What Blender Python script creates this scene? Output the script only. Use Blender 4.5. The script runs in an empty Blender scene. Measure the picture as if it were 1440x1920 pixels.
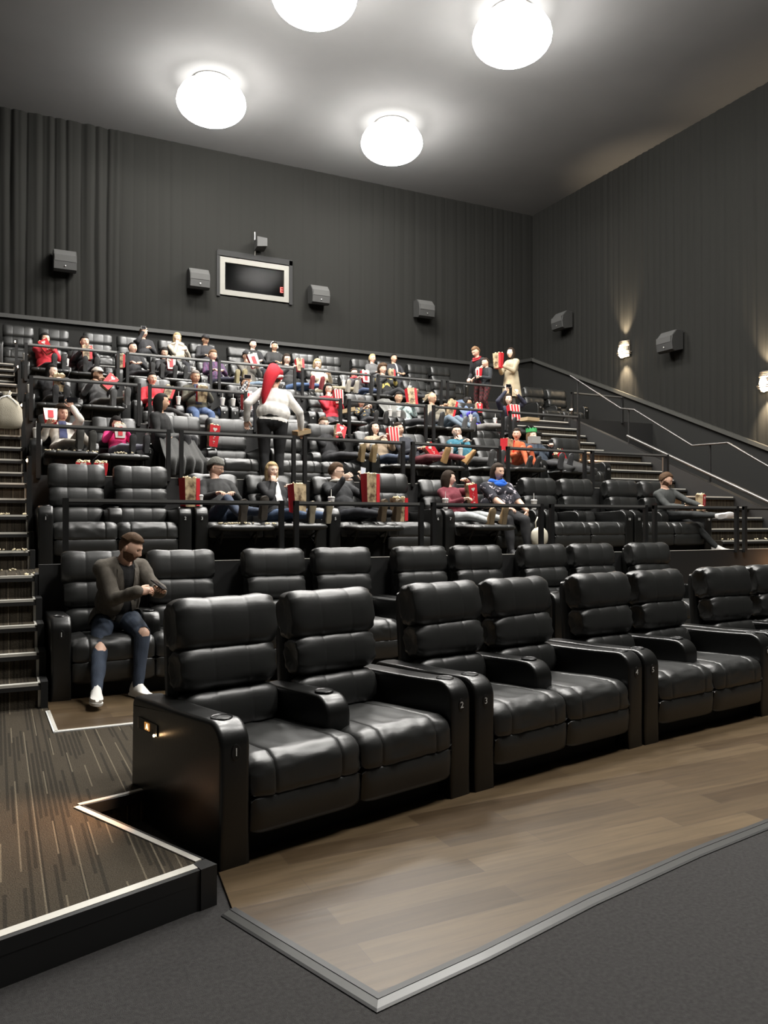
import bpy, math, random
import numpy as np
from mathutils import Vector, Matrix, noise
from math import sin, cos, pi, radians, sqrt, exp, atan2

random.seed(7)
C = bpy.context.scene.collection
SC = bpy.context.scene

# ------------------------------------------------------------------ camera, world, lights, exposure
EYE = 1.59
cam_data = bpy.data.cameras.new('camera')
cam_data.sensor_fit = 'VERTICAL'
cam_data.sensor_height = 36.0
cam_data.lens = 1491.0 / 1920.0 * 36.0
cam = bpy.data.objects.new('camera', cam_data)
C.objects.link(cam)
cam.location = (0, 0, EYE)
cam.rotation_euler = (radians(90.69), 0, radians(-26.0))
SC.camera = cam

world = bpy.data.worlds.new('world')
SC.world = world
world.use_nodes = True
world.node_tree.nodes['Background'].inputs[0].default_value = (0.9, 0.95, 1.0, 1)
world.node_tree.nodes['Background'].inputs[1].default_value = 0.0

SC.view_settings.view_transform = 'Standard'
SC.view_settings.look = 'None'
SC.view_settings.gamma = 1.0
SC.view_settings.use_curve_mapping = False
SC.view_settings.exposure = 0.0

LAMP_E = 104.0          # emission of the ceiling bowls
SCONCE_W = 480.0
STEP_W = 1.2
LAMPS = [(4.03, 16.55), (8.25, 16.5), (8.4, 11.9), (4.75, 12.4), (4.4, 7.9), (8.4, 7.4), (4.3, 3.0), (8.4, 2.7)]
CEIL = 10.86

# ------------------------------------------------------------------ materials
MATS = {}
def newmat(name):
    m = bpy.data.materials.new(name); m.use_nodes = True
    return m, m.node_tree, m.node_tree.nodes['Principled BSDF']

def mat(name, rgb, rough=0.6, metal=0.0, spec=0.5, emit=None, estr=1.0, bump=0.0, bscale=200.0, var=0.0, vscale=4.0, sheen=0.0):
    if name in MATS: return MATS[name]
    m, nt, b = newmat(name)
    b.inputs['Base Color'].default_value = (*rgb, 1)
    b.inputs['Roughness'].default_value = rough
    b.inputs['Metallic'].default_value = metal
    b.inputs['Specular IOR Level'].default_value = spec
    if sheen: b.inputs['Sheen Weight'].default_value = sheen
    if emit:
        b.inputs['Emission Color'].default_value = (*emit, 1)
        b.inputs['Emission Strength'].default_value = estr
    tc = nt.nodes.new('ShaderNodeTexCoord')
    if var:
        n = nt.nodes.new('ShaderNodeTexNoise'); n.inputs['Scale'].default_value = vscale; n.inputs['Detail'].default_value = 5
        r = nt.nodes.new('ShaderNodeMapRange'); r.inputs['From Min'].default_value = .3; r.inputs['From Max'].default_value = .7
        r.inputs['To Min'].default_value = 1 - var; r.inputs['To Max'].default_value = 1 + var
        mx = nt.nodes.new('ShaderNodeVectorMath'); mx.operation = 'SCALE'; mx.inputs[0].default_value = rgb
        nt.links.new(tc.outputs['Object'], n.inputs['Vector']); nt.links.new(n.outputs['Fac'], r.inputs['Value'])
        nt.links.new(r.outputs['Result'], mx.inputs['Scale']); nt.links.new(mx.outputs['Vector'], b.inputs['Base Color'])
    if bump:
        n = nt.nodes.new('ShaderNodeTexNoise'); n.inputs['Scale'].default_value = bscale; n.inputs['Detail'].default_value = 3
        bp = nt.nodes.new('ShaderNodeBump'); bp.inputs['Strength'].default_value = bump; bp.inputs['Distance'].default_value = .01
        nt.links.new(tc.outputs['Object'], n.inputs['Vector']); nt.links.new(n.outputs['Fac'], bp.inputs['Height'])
        nt.links.new(bp.outputs['Normal'], b.inputs['Normal'])
    MATS[name] = m
    return m

LEATHER = mat('black_leather', (.015, .0155, .0147), .41, spec=.8, bump=.05, bscale=60)
LEATHER2 = mat('black_leather_arm', (.006, .0062, .0058), .33, spec=.7, bump=.05, bscale=60)
PLASTIC = mat('black_plastic', (.008, .008, .008), .3)
DARKMETAL = mat('black_powder_metal', (.012, .012, .012), .42)
VOID = mat('matte_black', (.006, .006, .006), .8)
WHITE = mat('white_paint', (.8, .8, .78), .5)
STEEL = mat('brushed_steel', (.55, .54, .51), .35, metal=1.0)
SILVER = mat('aluminium_nosing', (.66, .64, .58), .42, metal=.15)
FASCIA = mat('dark_fascia', (.018, .018, .018), .55)
CEILM = mat('grey_ceiling_paint', (.19, .19, .19), .9, spec=.1, var=.05, vscale=.7)
WALLM = mat('charcoal_wall_panel', (.02, .02, .019), .8, spec=.15)
SPEAKER = mat('speaker_grey', (.03, .03, .029), .6)
CURT = mat('charcoal_wall_fabric', (.019, .019, .0175), .95, spec=.08, bump=.2, bscale=300)
GREYCARP = mat('blue_grey_carpet', (.060, .058, .057), .95, spec=.1, bump=.8, bscale=350, var=.18, vscale=60)
BLACKTRIM = mat('black_rubber_trim', (.02, .02, .02), .5)
GREYTRIM = mat('grey_rubber_trim', (.075, .075, .072), .33)
GLOWUP = mat('lamp_glass_upper', (1, 1, 1), .5, emit=(1, .97, .92), estr=7.5)
GLOW = mat('lamp_glass', (1, 1, 1), .5, emit=(1, .97, .92), estr=LAMP_E)

def nodes_coord(nt, kind='Object'):
    return nt.nodes.new('ShaderNodeTexCoord').outputs[kind]

def math_(nt, op, a, b=None, c=None):
    n = nt.nodes.new('ShaderNodeMath'); n.operation = op
    for i, v in enumerate((a, b, c)):
        if v is None: continue
        if isinstance(v, (int, float)): n.inputs[i].default_value = v
        else: nt.links.new(v, n.inputs[i])
    return n.outputs[0]

def carpet_mat():
    m, nt, b = newmat('striped_carpet'); b.inputs['Specular IOR Level'].default_value = .08
    b.inputs['Roughness'].default_value = .95
    sep = nt.nodes.new('ShaderNodeSeparateXYZ'); nt.links.new(nodes_coord(nt), sep.inputs[0])
    x, y, z = sep.outputs
    yy = math_(nt, 'ADD', y, z)
    # long thin yarn dashes: random per cell
    def dashes(px, py, wid, off, prob):
        cx = math_(nt, 'DIVIDE', math_(nt, 'ADD', x, off), px)
        fx = math_(nt, 'FLOOR', cx)
        sh = nt.nodes.new('ShaderNodeTexWhiteNoise'); sh.noise_dimensions = '1D'; nt.links.new(fx, sh.inputs['W'])
        cy = math_(nt, 'ADD', math_(nt, 'DIVIDE', yy, py), math_(nt, 'MULTIPLY', sh.outputs['Value'], 7.3))
        fy = math_(nt, 'FLOOR', cy)
        comb = nt.nodes.new('ShaderNodeCombineXYZ'); nt.links.new(fx, comb.inputs[0]); nt.links.new(fy, comb.inputs[1])
        wn = nt.nodes.new('ShaderNodeTexWhiteNoise'); wn.noise_dimensions = '2D'; nt.links.new(comb.outputs[0], wn.inputs['Vector'])
        on = math_(nt, 'GREATER_THAN', wn.outputs['Value'], 1 - prob)
        d = math_(nt, 'ABSOLUTE', math_(nt, 'SUBTRACT', math_(nt, 'FRACT', cx), .5))
        line = math_(nt, 'LESS_THAN', d, wid)
        return math_(nt, 'MULTIPLY', on, line), wn.outputs['Value'], fx
    l1, w1, f1 = dashes(.075, .42, .045, .013, .5)
    l2, w2, f2 = dashes(.024, .6, .3, .0, .5)
    ns = nt.nodes.new('ShaderNodeTexNoise'); ns.inputs['Scale'].default_value = 180
    nt.links.new(nodes_coord(nt), ns.inputs['Vector'])
    ramp = nt.nodes.new('ShaderNodeMix'); ramp.data_type = 'RGBA'
    nt.links.new(l2, ramp.inputs[0]); ramp.inputs[6].default_value = (.06, .05, .037, 1); ramp.inputs[7].default_value = (.036, .031, .024, 1)
    r2 = nt.nodes.new('ShaderNodeMix'); r2.data_type = 'RGBA'
    nt.links.new(math_(nt, 'MULTIPLY', l1, .75), r2.inputs[0]); nt.links.new(ramp.outputs[2], r2.inputs[6]); r2.inputs[7].default_value = (.17, .145, .105, 1)
    sc = nt.nodes.new('ShaderNodeVectorMath'); sc.operation = 'SCALE'
    nt.links.new(r2.outputs[2], sc.inputs[0]); nt.links.new(math_(nt, 'ADD', math_(nt, 'MULTIPLY', ns.outputs['Fac'], 1.2), .4), sc.inputs['Scale'])
    nt.links.new(sc.outputs[0], b.inputs['Base Color'])
    bp = nt.nodes.new('ShaderNodeBump'); bp.inputs['Strength'].default_value = .6; bp.inputs['Distance'].default_value = .01
    nt.links.new(ns.outputs['Fac'], bp.inputs['Height']); nt.links.new(bp.outputs[0], b.inputs['Normal'])
    return m
CARPET = carpet_mat()

def wood_mat():
    m, nt, b = newmat('vinyl_wood_planks'); b.inputs['Specular IOR Level'].default_value = .34
    b.inputs['Roughness'].default_value = .39
    co = nodes_coord(nt)
    br = nt.nodes.new('ShaderNodeTexBrick'); nt.links.new(co, br.inputs['Vector'])
    br.inputs['Scale'].default_value = 1.0; br.inputs['Brick Width'].default_value = 1.22; br.inputs['Row Height'].default_value = .152
    br.inputs['Mortar Size'].default_value = .0012; br.inputs['Bias'].default_value = .0
    br.inputs['Color1'].default_value = (.062, .040, .021, 1); br.inputs['Color2'].default_value = (.118, .082, .045, 1); br.inputs['Mortar'].default_value = (.06, .04, .03, 1)
    br.offset = .37
    mp = nt.nodes.new('ShaderNodeMapping'); nt.links.new(co, mp.inputs['Vector']); mp.inputs['Scale'].default_value = (1.2, 14, 1)
    ns = nt.nodes.new('ShaderNodeTexNoise'); ns.inputs['Scale'].default_value = 2.2; ns.inputs['Detail'].default_value = 8; ns.inputs['Distortion'].default_value = .6
    nt.links.new(mp.outputs[0], ns.inputs['Vector'])
    sc = nt.nodes.new('ShaderNodeVectorMath'); sc.operation = 'SCALE'
    nt.links.new(br.outputs['Color'], sc.inputs[0]); nt.links.new(math_(nt, 'ADD', math_(nt, 'MULTIPLY', ns.outputs['Fac'], .9), .5), sc.inputs['Scale'])
    nt.links.new(sc.outputs[0], b.inputs['Base Color'])
    bp = nt.nodes.new('ShaderNodeBump'); bp.inputs['Strength'].default_value = .15; bp.inputs['Distance'].default_value = .004
    nt.links.new(ns.outputs['Fac'], bp.inputs['Height']); nt.links.new(bp.outputs[0], b.inputs['Normal'])
    return m
WOOD = wood_mat()

def glass_mat():
    m, nt, b = newmat('booth_glass')
    b.inputs['Base Color'].default_value = (.9, .95, .95, 1); b.inputs['Roughness'].default_value = .12
    b.inputs['Transmission Weight'].default_value = 1.0; b.inputs['IOR'].default_value = 1.08
    return m
GLASS = glass_mat()

def pattern_mat(name, base, dots, scale=14, thr=.36):
    if name in MATS: return MATS[name]
    m, nt, b = newmat(name); b.inputs['Roughness'].default_value = .85
    v = nt.nodes.new('ShaderNodeTexVoronoi'); v.inputs['Scale'].default_value = scale
    ns = nt.nodes.new('ShaderNodeTexNoise'); ns.inputs['Scale'].default_value = scale * 1.7
    co = nodes_coord(nt); nt.links.new(co, ns.inputs['Vector'])
    ad = nt.nodes.new('ShaderNodeMix'); ad.data_type = 'VECTOR'; ad.inputs[0].default_value = .12
    nt.links.new(co, ad.inputs[4]); nt.links.new(ns.outputs['Color'], ad.inputs[5]); nt.links.new(ad.outputs[1], v.inputs['Vector'])
    lt = math_(nt, 'LESS_THAN', v.outputs['Distance'], thr)
    mx = nt.nodes.new('ShaderNodeMix'); mx.data_type = 'RGBA'; nt.links.new(lt, mx.inputs[0])
    mx.inputs[6].default_value = (*base, 1); mx.inputs[7].default_value = (*dots, 1)
    nt.links.new(mx.outputs[2], b.inputs['Base Color'])
    MATS[name] = m; return m

def plaid_mat(name, a, c, scale=18):
    if name in MATS: return MATS[name]
    m, nt, b = newmat(name); b.inputs['Roughness'].default_value = .85
    ck = nt.nodes.new('ShaderNodeTexChecker'); ck.inputs['Scale'].default_value = scale
    nt.links.new(nodes_coord(nt), ck.inputs['Vector']); ck.inputs['Color1'].default_value = (*a, 1); ck.inputs['Color2'].default_value = (*c, 1)
    nt.links.new(ck.outputs['Color'], b.inputs['Base Color'])
    MATS[name] = m; return m

# ------------------------------------------------------------------ mesh helpers
class MB:
    def __init__(s): s.v = []; s.f = []; s.m = []; s.mats = []; s.cur = 0
    def use(s, m):
        if m not in s.mats: s.mats.append(m)
        s.cur = s.mats.index(m); return s
    def face(s, idx): s.f.append(tuple(idx)); s.m.append(s.cur)
    def box(s, lo, hi):
        (x0, y0, z0), (x1, y1, z1) = lo, hi
        b = len(s.v); s.v += [(x0,y0,z0),(x1,y0,z0),(x1,y1,z0),(x0,y1,z0),(x0,y0,z1),(x1,y0,z1),(x1,y1,z1),(x0,y1,z1)]
        for q in ((0,3,2,1),(4,5,6,7),(0,1,5,4),(1,2,6,5),(2,3,7,6),(3,0,4,7)): s.face([b+i for i in q])
        return s
    def loft(s, rings, closed=True, cap=True):
        b = len(s.v); n = len(rings[0])
        for r in rings: s.v += [tuple(p) for p in r]
        for i in range(len(rings)-1):
            for j in range(n if closed else n-1):
                k = (j+1) % n
                s.face((b+i*n+j, b+i*n+k, b+(i+1)*n+k, b+(i+1)*n+j))
        if cap and closed:
            s.face([b+j for j in range(n)][::-1]); s.face([b+(len(rings)-1)*n+j for j in range(n)])
        return s
    def prism(s, poly, z0, z1):   # poly in xy, extruded in z
        return s.loft([[(x, y, z0) for x, y in poly], [(x, y, z1) for x, y in poly]])
    def prism_x(s, poly, x0, x1): # poly in (y,z)
        return s.loft([[(x0, y, z) for y, z in poly], [(x1, y, z) for y, z in poly]])
    def tube(s, pts, rad, n=8, cap=True):
        pts = [Vector(p) for p in pts]
        if not hasattr(rad, '__len__'): rad = [rad]*len(pts)
        rings = []; up = None
        for i, p in enumerate(pts):
            d = (pts[min(i+1, len(pts)-1)] - pts[max(i-1, 0)]).normalized()
            if up is None: up = Vector((0,0,1)) if abs(d.z) < .9 else Vector((1,0,0))
            a = d.cross(up).normalized(); bb = d.cross(a).normalized(); up = -bb if False else bb.cross(d).cross(d)*-1 if False else up
            rings.append([p + a*cos(t)*rad[i] + bb*sin(t)*rad[i] for t in [2*pi*k/n for k in range(n)]])
        return s.loft(rings, cap=cap)
    def lathe(s, prof, n=20, cap=True, c=(0,0,0)):
        return s.loft([[(c[0]+r*cos(2*pi*k/n), c[1]+r*sin(2*pi*k/n), c[2]+z) for k in range(n)] for r, z in prof], cap=cap)
    def ball(s, c, r, nu=10, nv=7, rot=None):
        if not hasattr(r, '__len__'): r = (r, r, r)
        rings = []
        for i in range(nv+1):
            a = -pi/2 + pi*i/nv; a = max(min(a, pi/2-.02), -pi/2+.02)
            ring = []
            for k in range(nu):
                p = Vector((cos(a)*cos(2*pi*k/nu)*r[0], cos(a)*sin(2*pi*k/nu)*r[1], sin(a)*r[2]))
                if rot: p = rot @ p
                ring.append(p + Vector(c))
            rings.append(ring)
        return s.loft(rings)
    def mesh(s, name, smooth=False, flat_angle=None):
        me = bpy.data.meshes.new(name)
        me.from_pydata([tuple(p) for p in s.v], [], s.f)
        for m in s.mats: me.materials.append(m)
        me.polygons.foreach_set('material_index', s.m)
        if smooth:
            me.polygons.foreach_set('use_smooth', [True]*len(me.polygons))
            if flat_angle is not None:
                try: me.set_sharp_from_angle(angle=radians(flat_angle))
                except Exception: pass
        me.update(); return me

def link(name, me, parent=None, loc=(0,0,0), rot=(0,0,0)):
    o = bpy.data.objects.new(name, me); C.objects.link(o); o.parent = parent
    o.location = loc; o.rotation_euler = rot; return o
def part(name, mb, parent=None, smooth=False, ang=None, **k): return link(name, mb.mesh(name, smooth, ang), parent, **k)
def tag(o, label=None, cat=None, group=None, kind=None):
    if label: o['label'] = label
    if cat: o['category'] = cat
    if group: o['group'] = group
    if kind: o['kind'] = kind
    return o
def struct(name, mb, smooth=False, ang=None): return tag(part(name, mb, None, smooth, ang), kind='structure')
def empty(name, loc=(0,0,0), rz=0):
    o = bpy.data.objects.new(name, None); C.objects.link(o); o.location = loc; o.rotation_euler = (0,0,rz); o.empty_display_size = .1
    return o
def copy_tree(o, parent=None):
    c = o.copy(); C.objects.link(c)
    if parent is not None: c.parent = parent
    for ch in list(o.children): copy_tree(ch, c)
    return c

_txt = {}
def text_mesh(s, size, depth=.001, m=None):
    k = (s, size, m.name if m else '')
    if k in _txt: return _txt[k]
    cu = bpy.data.curves.new('t', 'FONT'); cu.body = s; cu.size = size; cu.align_x = 'CENTER'; cu.align_y = 'CENTER'; cu.extrude = depth
    cu.resolution_u = 3
    o = bpy.data.objects.new('t', cu); C.objects.link(o)
    bpy.context.view_layer.update()
    me = bpy.data.meshes.new_from_object(o.evaluated_get(bpy.context.evaluated_depsgraph_get()))
    bpy.data.objects.remove(o); bpy.data.curves.remove(cu)
    me.materials.clear()
    if m: me.materials.append(m)
    _txt[k] = me
    return me
# ------------------------------------------------------------------ the room
ROWS = {'B': (6.8, .165), 'C': (9.1, 1.10), 'D': (11.4, 2.035), 'E': (13.7, 2.97), 'F': (16.0, 3.905), 'G': (18.3, 4.72)}
EDGE = {'C': 7.85, 'D': 10.16, 'E': 12.46, 'F': 14.76, 'G': 17.4}
RL, RR, NB, NF = -1.6, 14.57, 19.6, -8.0

mb = MB().use(GREYCARP); mb.prism([(RL, NF), (RR+.2, NF), (RR+.2, NB+.2), (RL, NB+.2)], -.1, 0)
struct('floor', mb)
mb = MB().use(CEILM); mb.prism([(RL, NF), (RR+.2, NF), (RR+.2, NB+.2), (RL, NB+.2)], CEIL, CEIL+.1)
struct('ceiling', mb)
# wooden strip in front of the front row
front_edge = [(.874, 3.20), (1.15, 2.40), (1.60, 2.49), (2.23, 2.645), (3.01, 2.80), (3.66, 2.90), (4.6, 3.02), (6.0, 3.12), (8.0, 3.17), (10.2, 3.17)]
back_edge = [(10.2, 5.75), (7.0, 5.72), (5.3, 5.6), (3.7, 5.32), (2.1, 4.86), (1.0, 4.5)]
mb = MB().use(WOOD); mb.prism(front_edge + back_edge, 0, .012)
struct('floor', mb)
# rubber reducer strip around it
def strip(mb, pts, w0, w1, z0, z1, z2):
    P = [Vector((*p, 0)) for p in pts]; offs = []
    for i, p in enumerate(P):
        d0 = (P[i]-P[i-1]).normalized() if i else (P[1]-P[0]).normalized(); d1 = (P[i+1]-P[i]).normalized() if i < len(P)-1 else d0
        n0 = Vector((d0.y, -d0.x, 0)); n1 = Vector((d1.y, -d1.x, 0)); m = (n0+n1).normalized(); offs.append(m/max(.3, m.dot(n0)))
    rings = []
    for p, o_ in zip(P, offs):
        a, b = p + o_*w0, p + o_*w1; rings.append([(a.x, a.y, z0), (b.x, b.y, z0), (b.x, b.y, z2), (a.x, a.y, z1)])
    mb.loft(rings)
mb = MB().use(GREYTRIM); strip(mb, front_edge, .014, .045, 0, .014, .006)
mb.use(BLACKTRIM); strip(mb, front_edge, -.012, .014, 0, .016, .016); strip(mb, front_edge, .045, .055, 0, .008, .004)
struct('trim_1', mb)

# carpeted side platform and the walkway of the second row, one step up
P0 = (-1.6, 2.49); P1 = (.82, 3.302); P2 = (.386, 4.275)
plat = [P0, P1, P2, (.614, 4.338), (2.1, 4.86), (3.7, 5.32), (5.3, 5.6), (7.0, 5.72), (14.57, 5.72), (14.57, 19.6), (-1.6, 19.6)]
mb = MB().use(CARPET); mb.prism(plat, 0, .16)
struct('floor', mb)
mb = MB().use(WOOD); mb.prism([(.372, 5.86), (14.5, 5.86), (14.5, 7.85), (.36, 7.85)], .16, .166)
struct('floor', mb)
# nosings: silver strip with black vinyl edge
def nosing(mb, a, b, z, inset=.012, w=.035, h=.006):
    a = Vector((*a, 0)); b = Vector((*b, 0)); d = (b-a).normalized(); nrm = Vector((-d.y, d.x, 0))
    mb.use(SILVER); q = [a+nrm*inset, b+nrm*inset, b+nrm*(inset+w), a+nrm*(inset+w)]
    mb.prism([(p.x, p.y) for p in q], z, z+h)
    mb.use(BLACKTRIM); q = [a-nrm*.012, b-nrm*.012, b+nrm*inset, a+nrm*inset]
    mb.prism([(p.x, p.y) for p in q], z-.05, z+.004)
mb = MB(); nosing(mb, P0, (P1[0]-.05, P1[1]-.017), .16, w=.045)
mb.use(BLACKTRIM); mb.prism([(P1[0]-.06, P1[1]-.04), (P1[0]+.012, P1[1]-.015), (P1[0]-.02, P1[1]+.06), (P1[0]-.075, P1[1]+.035)], 0, .168)
mb.use(FASCIA); mb.prism([(P0[0], P0[1]-.01), (P1[0]+.008, P1[1]-.01), (P1[0], P1[1]+.005), (P0[0], P0[1]+.005)], 0, .155)
struct('trim_2', mb)
mb = MB(); nosing(mb, (P1[0]-.03, P1[1]+.07), P2, .16, w=.03, inset=.004)
nosing(mb, P2, (.614, 4.338), .16, w=.03, inset=.004)
nosing(mb, (.614, 4.338), (2.1, 4.86), .16, w=.03, inset=.004)
struct('trim_3', mb)
mb = MB().use(SILVER)
mb.prism([(.352, 6.5), (.366, 5.84), (.386, 5.86), (.372, 6.5)], .16, .17); mb.prism([(.366, 5.84), (2.4, 5.84), (2.4, 5.858), (.37, 5.858)], .16, .17)
mb.use(WHITE); mb.prism([(.34, 6.5), (.355, 5.82), (.366, 5.82), (.352, 6.5)], .16, .168); mb.prism([(.355, 5.825), (2.4, 5.825), (2.4, 5.84), (.355, 5.84)], .16, .168)
struct('trim_4', mb)

# tiers
order = ['C', 'D', 'E', 'F', 'G']
for i, k in enumerate(order):
    n0 = EDGE[k]; z = ROWS[k][1]
    r0 = .35; r1 = 10.35 if k in 'CDE' else RR
    mb = MB().use(FASCIA)
    base = .165
    mb.prism([(r0, n0), (r1, n0), (r1, NB), (r0, NB)], base-.01, z-.01)
    mb.use(CARPET if k != 'Z' else WOOD); mb.prism([(r0, n0), (r1, n0), (r1, NB), (r0, NB)], z-.01, z)
    mb.use(FASCIA); mb.prism([(r0, n0-.03), (10.35, n0-.03), (10.35, n0+.05), (r0, n0+.05)], base, z+.1)
    if k == 'F': mb.prism([(12.0, n0-.03), (RR, n0-.03), (RR, n0+.05), (12.0, n0+.05)], base, z+.1)
    struct('floor', mb)
    mb = MB().use(SILVER); mb.prism([(r0+.3, n0-.034), (10.3, n0-.034), (10.3, n0-.018), (r0+.3, n0-.018)], z+.1, z+.106)
    struct('trim_%d' % (5+i), mb)

# stairs: five risers per tier, carpet treads, silver nosing and riser edge strips
def stairs(name, rl, rr, ns, z_from, first_n, top_n, step, edge_side):
    """ns risers, the last nosing on top_n"""
    mb = MB()
    dz = (step[1]-step[0])/ns
    for i in range(ns):
        z = step[0] + dz*(i+1); n = top_n - (ns-1-i)*.3
        back = n + .34 if i < ns-1 else n + .1
        mb.use(CARPET); mb.prism([(rl, n+.02), (rr, n+.02), (rr, back), (rl, back)], step[0]-.01, z-.004)
        mb.use(BLACKTRIM); mb.prism([(rl, n-.012), (rr+.0, n-.012), (rr+.0, n+.018), (rl, n+.018)], z-.05, z-.018)
        mb.use(SILVER); mb.prism([(rl, n-.014), (rr-.05, n-.014), (rr-.05, n+.045), (rl, n+.045)], z-.017, z+.004)
        if edge_side:
            e = rr-.05
            mb.prism([(e, n+.005), (e+.02, n+.005), (e+.02, n+.022), (e, n+.022)], z-dz, z-.04)
            mb.prism([(e, n+.02), (e+.02, n+.02), (e+.02, n+.30), (e, n+.30)], z-.01, z+.003)
            mb.use(VOID); mb.prism([(e+.02, n-.02), (rr+.02, n-.02), (rr+.02, n+.34), (e+.02, n+.34)], step[0]-.01, z+.01)
    tag(part(name, mb), kind='structure')
zz = [.165, 1.10, 2.035, 2.97, 3.905, 4.72]
for i, k in enumerate(order):
    stairs('trim_%d' % (11+i), RL, .345, 5, 0, 0, EDGE[k], (zz[i], zz[i+1]), True)
    mb = MB().use(CARPET); n1 = EDGE[order[i+1]]-1.17 if i < 4 else NB
    mb.prism([(RL, EDGE[k]+.06), (.35, EDGE[k]+.06), (.35, n1), (RL, n1)], zz[i+1]-.3, zz[i+1])
    struct('floor', mb)
for i, k in enumerate(['C', 'D', 'E', 'F']):
    stairs('trim_%d' % (16+i), 10.35, 12.02, 5, 0, 0, EDGE[k], (zz[i], zz[i+1]), False)
    mb = MB().use(CARPET); n1 = EDGE[order[i+1]]-1.17
    if k != 'F':
        mb.prism([(10.35, EDGE[k]+.06), (12.02, EDGE[k]+.06), (12.02, n1), (10.35, n1)], zz[i+1]-.3, zz[i+1])
        struct('floor', mb)
# knee wall on the outer side of the right stairs
mb = MB().use(FASCIA)
pts = [(7.0, 1.2), (8.95, 1.55), (13.4, 3.45), (14.76, 4.0)]
poly = [(n, z) for n, z in pts] + [(14.76, .1), (7.0, .1)]
mb.loft([[(12.02, y, z) for y, z in poly], [(12.16, y, z) for y, z in poly]])
struct('wall_stair', mb)

# walls with pleated fabric
def pleats(mb, axis, u0, u1, zb, zt, amp, period, seed, base, sgn, step=.02, depth0=0.0):
    """fabric hanging in narrow irregular folds; axis 0: along r at n=base, axis 1: along n at r=base"""
    nu = int((u1-u0)/step)
    nz = 9
    rings = []
    for j in range(nz+1):
        t = j/nz; row = []
        for i in range(nu+1):
            u = u0 + (u1-u0)*i/nu
            ph = u + .05*noise.noise(Vector((u*1.7, seed, 0)))*2 + .02*noise.noise(Vector((u*.8, seed, t*1.5)))
            a = amp(u) if callable(amp) else amp
            s = abs(sin(pi*ph/period))
            a2 = a * (.65 + .8*abs(noise.noise(Vector((math.floor(ph/period)*.37, seed+5, t*.8)))))
            d = a2*(1 - s**.28) + .35*a*noise.noise(Vector((u*9, seed, t*.6)))
            zlo = zb(u) if callable(zb) else zb
            z = zlo + (zt-zlo)*t
            off = base + sgn*(d+depth0)
            row.append((u, off, z) if axis == 0 else (off, u, z))
        rings.append(row)
    mb.loft(rings, closed=False, cap=False)
def amp_back(r): return .10 if r < 2.6 else (.02 if r < 4.2 else .012 if r < 5 else .022)
mb = MB().use(WALLM)
hole = (4.93, 6.87, 7.24, 8.36)
mb.prism([(RL, NB+.12), (RR+.2, NB+.12), (RR+.2, NB+.3), (RL, NB+.3)], 0, 6.2)
mb.prism([(RL, NB), (RR, NB), (RR, NB+.12), (RL, NB+.12)], 4.0, 6.2)
mb.prism([(RL, NB+.12), (hole[0], NB+.12), (hole[0], NB+.3), (RL, NB+.3)], 6.2, CEIL)
mb.prism([(hole[1], NB+.12), (RR+.2, NB+.12), (RR+.2, NB+.3), (hole[1], NB+.3)], 6.2, CEIL)
mb.prism([(hole[0], NB+.12), (hole[1], NB+.12), (hole[1], NB+.3), (hole[0], NB+.3)], 6.2, hole[2])
mb.prism([(hole[0], NB+.12), (hole[1], NB+.12), (hole[1], NB+.3), (hole[0], NB+.3)], hole[3], CEIL)
struct('wall_back', mb)
mb = MB().use(CURT)
pleats(mb, 0, RL, hole[0], 6.2, CEIL, amp_back, .29, 1.0, NB, 1)
pleats(mb, 0, hole[1], RR, 6.2, CEIL, amp_back, .33, 2.0, NB, 1)
pleats(mb, 0, hole[0], hole[1], 6.2, hole[2], amp_back, .29, 3.0, NB, 1)
pleats(mb, 0, hole[0], hole[1], hole[3], CEIL, amp_back, .29, 3.0, NB, 1)
o = struct('wall_back', mb, True)
mb = MB().use(mat('ledge_grey', (.03, .03, .028), .6)); mb.prism([(RL, NB-.09), (13.2, NB-.09), (13.2, NB+.1), (RL, NB+.1)], 6.13, 6.22)
mb.loft([[(13.2, NB-.09, 6.13), (13.2, NB+.1, 6.13), (13.2, NB+.1, 6.22), (13.2, NB-.09, 6.22)], [(14.57, NB-.09, 6.45), (14.57, NB+.1, 6.45), (14.57, NB+.1, 6.54), (14.57, NB-.09, 6.54)]])
struct('trim_20', mb)
def ledge(n): return 6.54 - .413*(NB - n)
mb = MB().use(WALLM); mb.prism([(RR+.12, NF), (RR+.3, NF), (RR+.3, NB+.3), (RR+.12, NB+.3)], 0, CEIL)
poly = [(NF, 0), (NB, 0), (NB, ledge(NB)), (3.9, .05), (NF, .05)]
mb.loft([[(RR, y, z) for y, z in poly], [(RR+.12, y, z) for y, z in poly]])
struct('wall_right', mb)
mb = MB().use(CURT); pleats(mb, 1, 3.9, NB, ledge, CEIL, lambda n: .045 if n < 18.2 else .02, .21, 9.0, RR, 1)
pleats(mb, 1, NF, 3.9, .05, CEIL, .045, .21, 8.0, RR, 1, step=.05)
struct('wall_right', mb, True)
mb = MB().use(mat('ledge_satin', (.06, .06, .055), .3)); 
def lq(n): return [(RR-.09, n, ledge(n)-.09), (RR+.1, n, ledge(n)-.09), (RR+.1, n, ledge(n)), (RR-.09, n, ledge(n))]
mb.loft([lq(4.2), lq(NB)])
struct('trim_21', mb)
mb = MB().use(WALLM); mb.prism([(RL-.2, NF), (RL, NF), (RL, NB+.3), (RL-.2, NB+.3)], 0, CEIL); struct('wall_left', mb)
mb = MB().use(WALLM); mb.prism([(RL, NF-.2), (RR+.2, NF-.2), (RR+.2, NF), (RL, NF)], 0, CEIL); struct('wall_front', mb)

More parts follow.
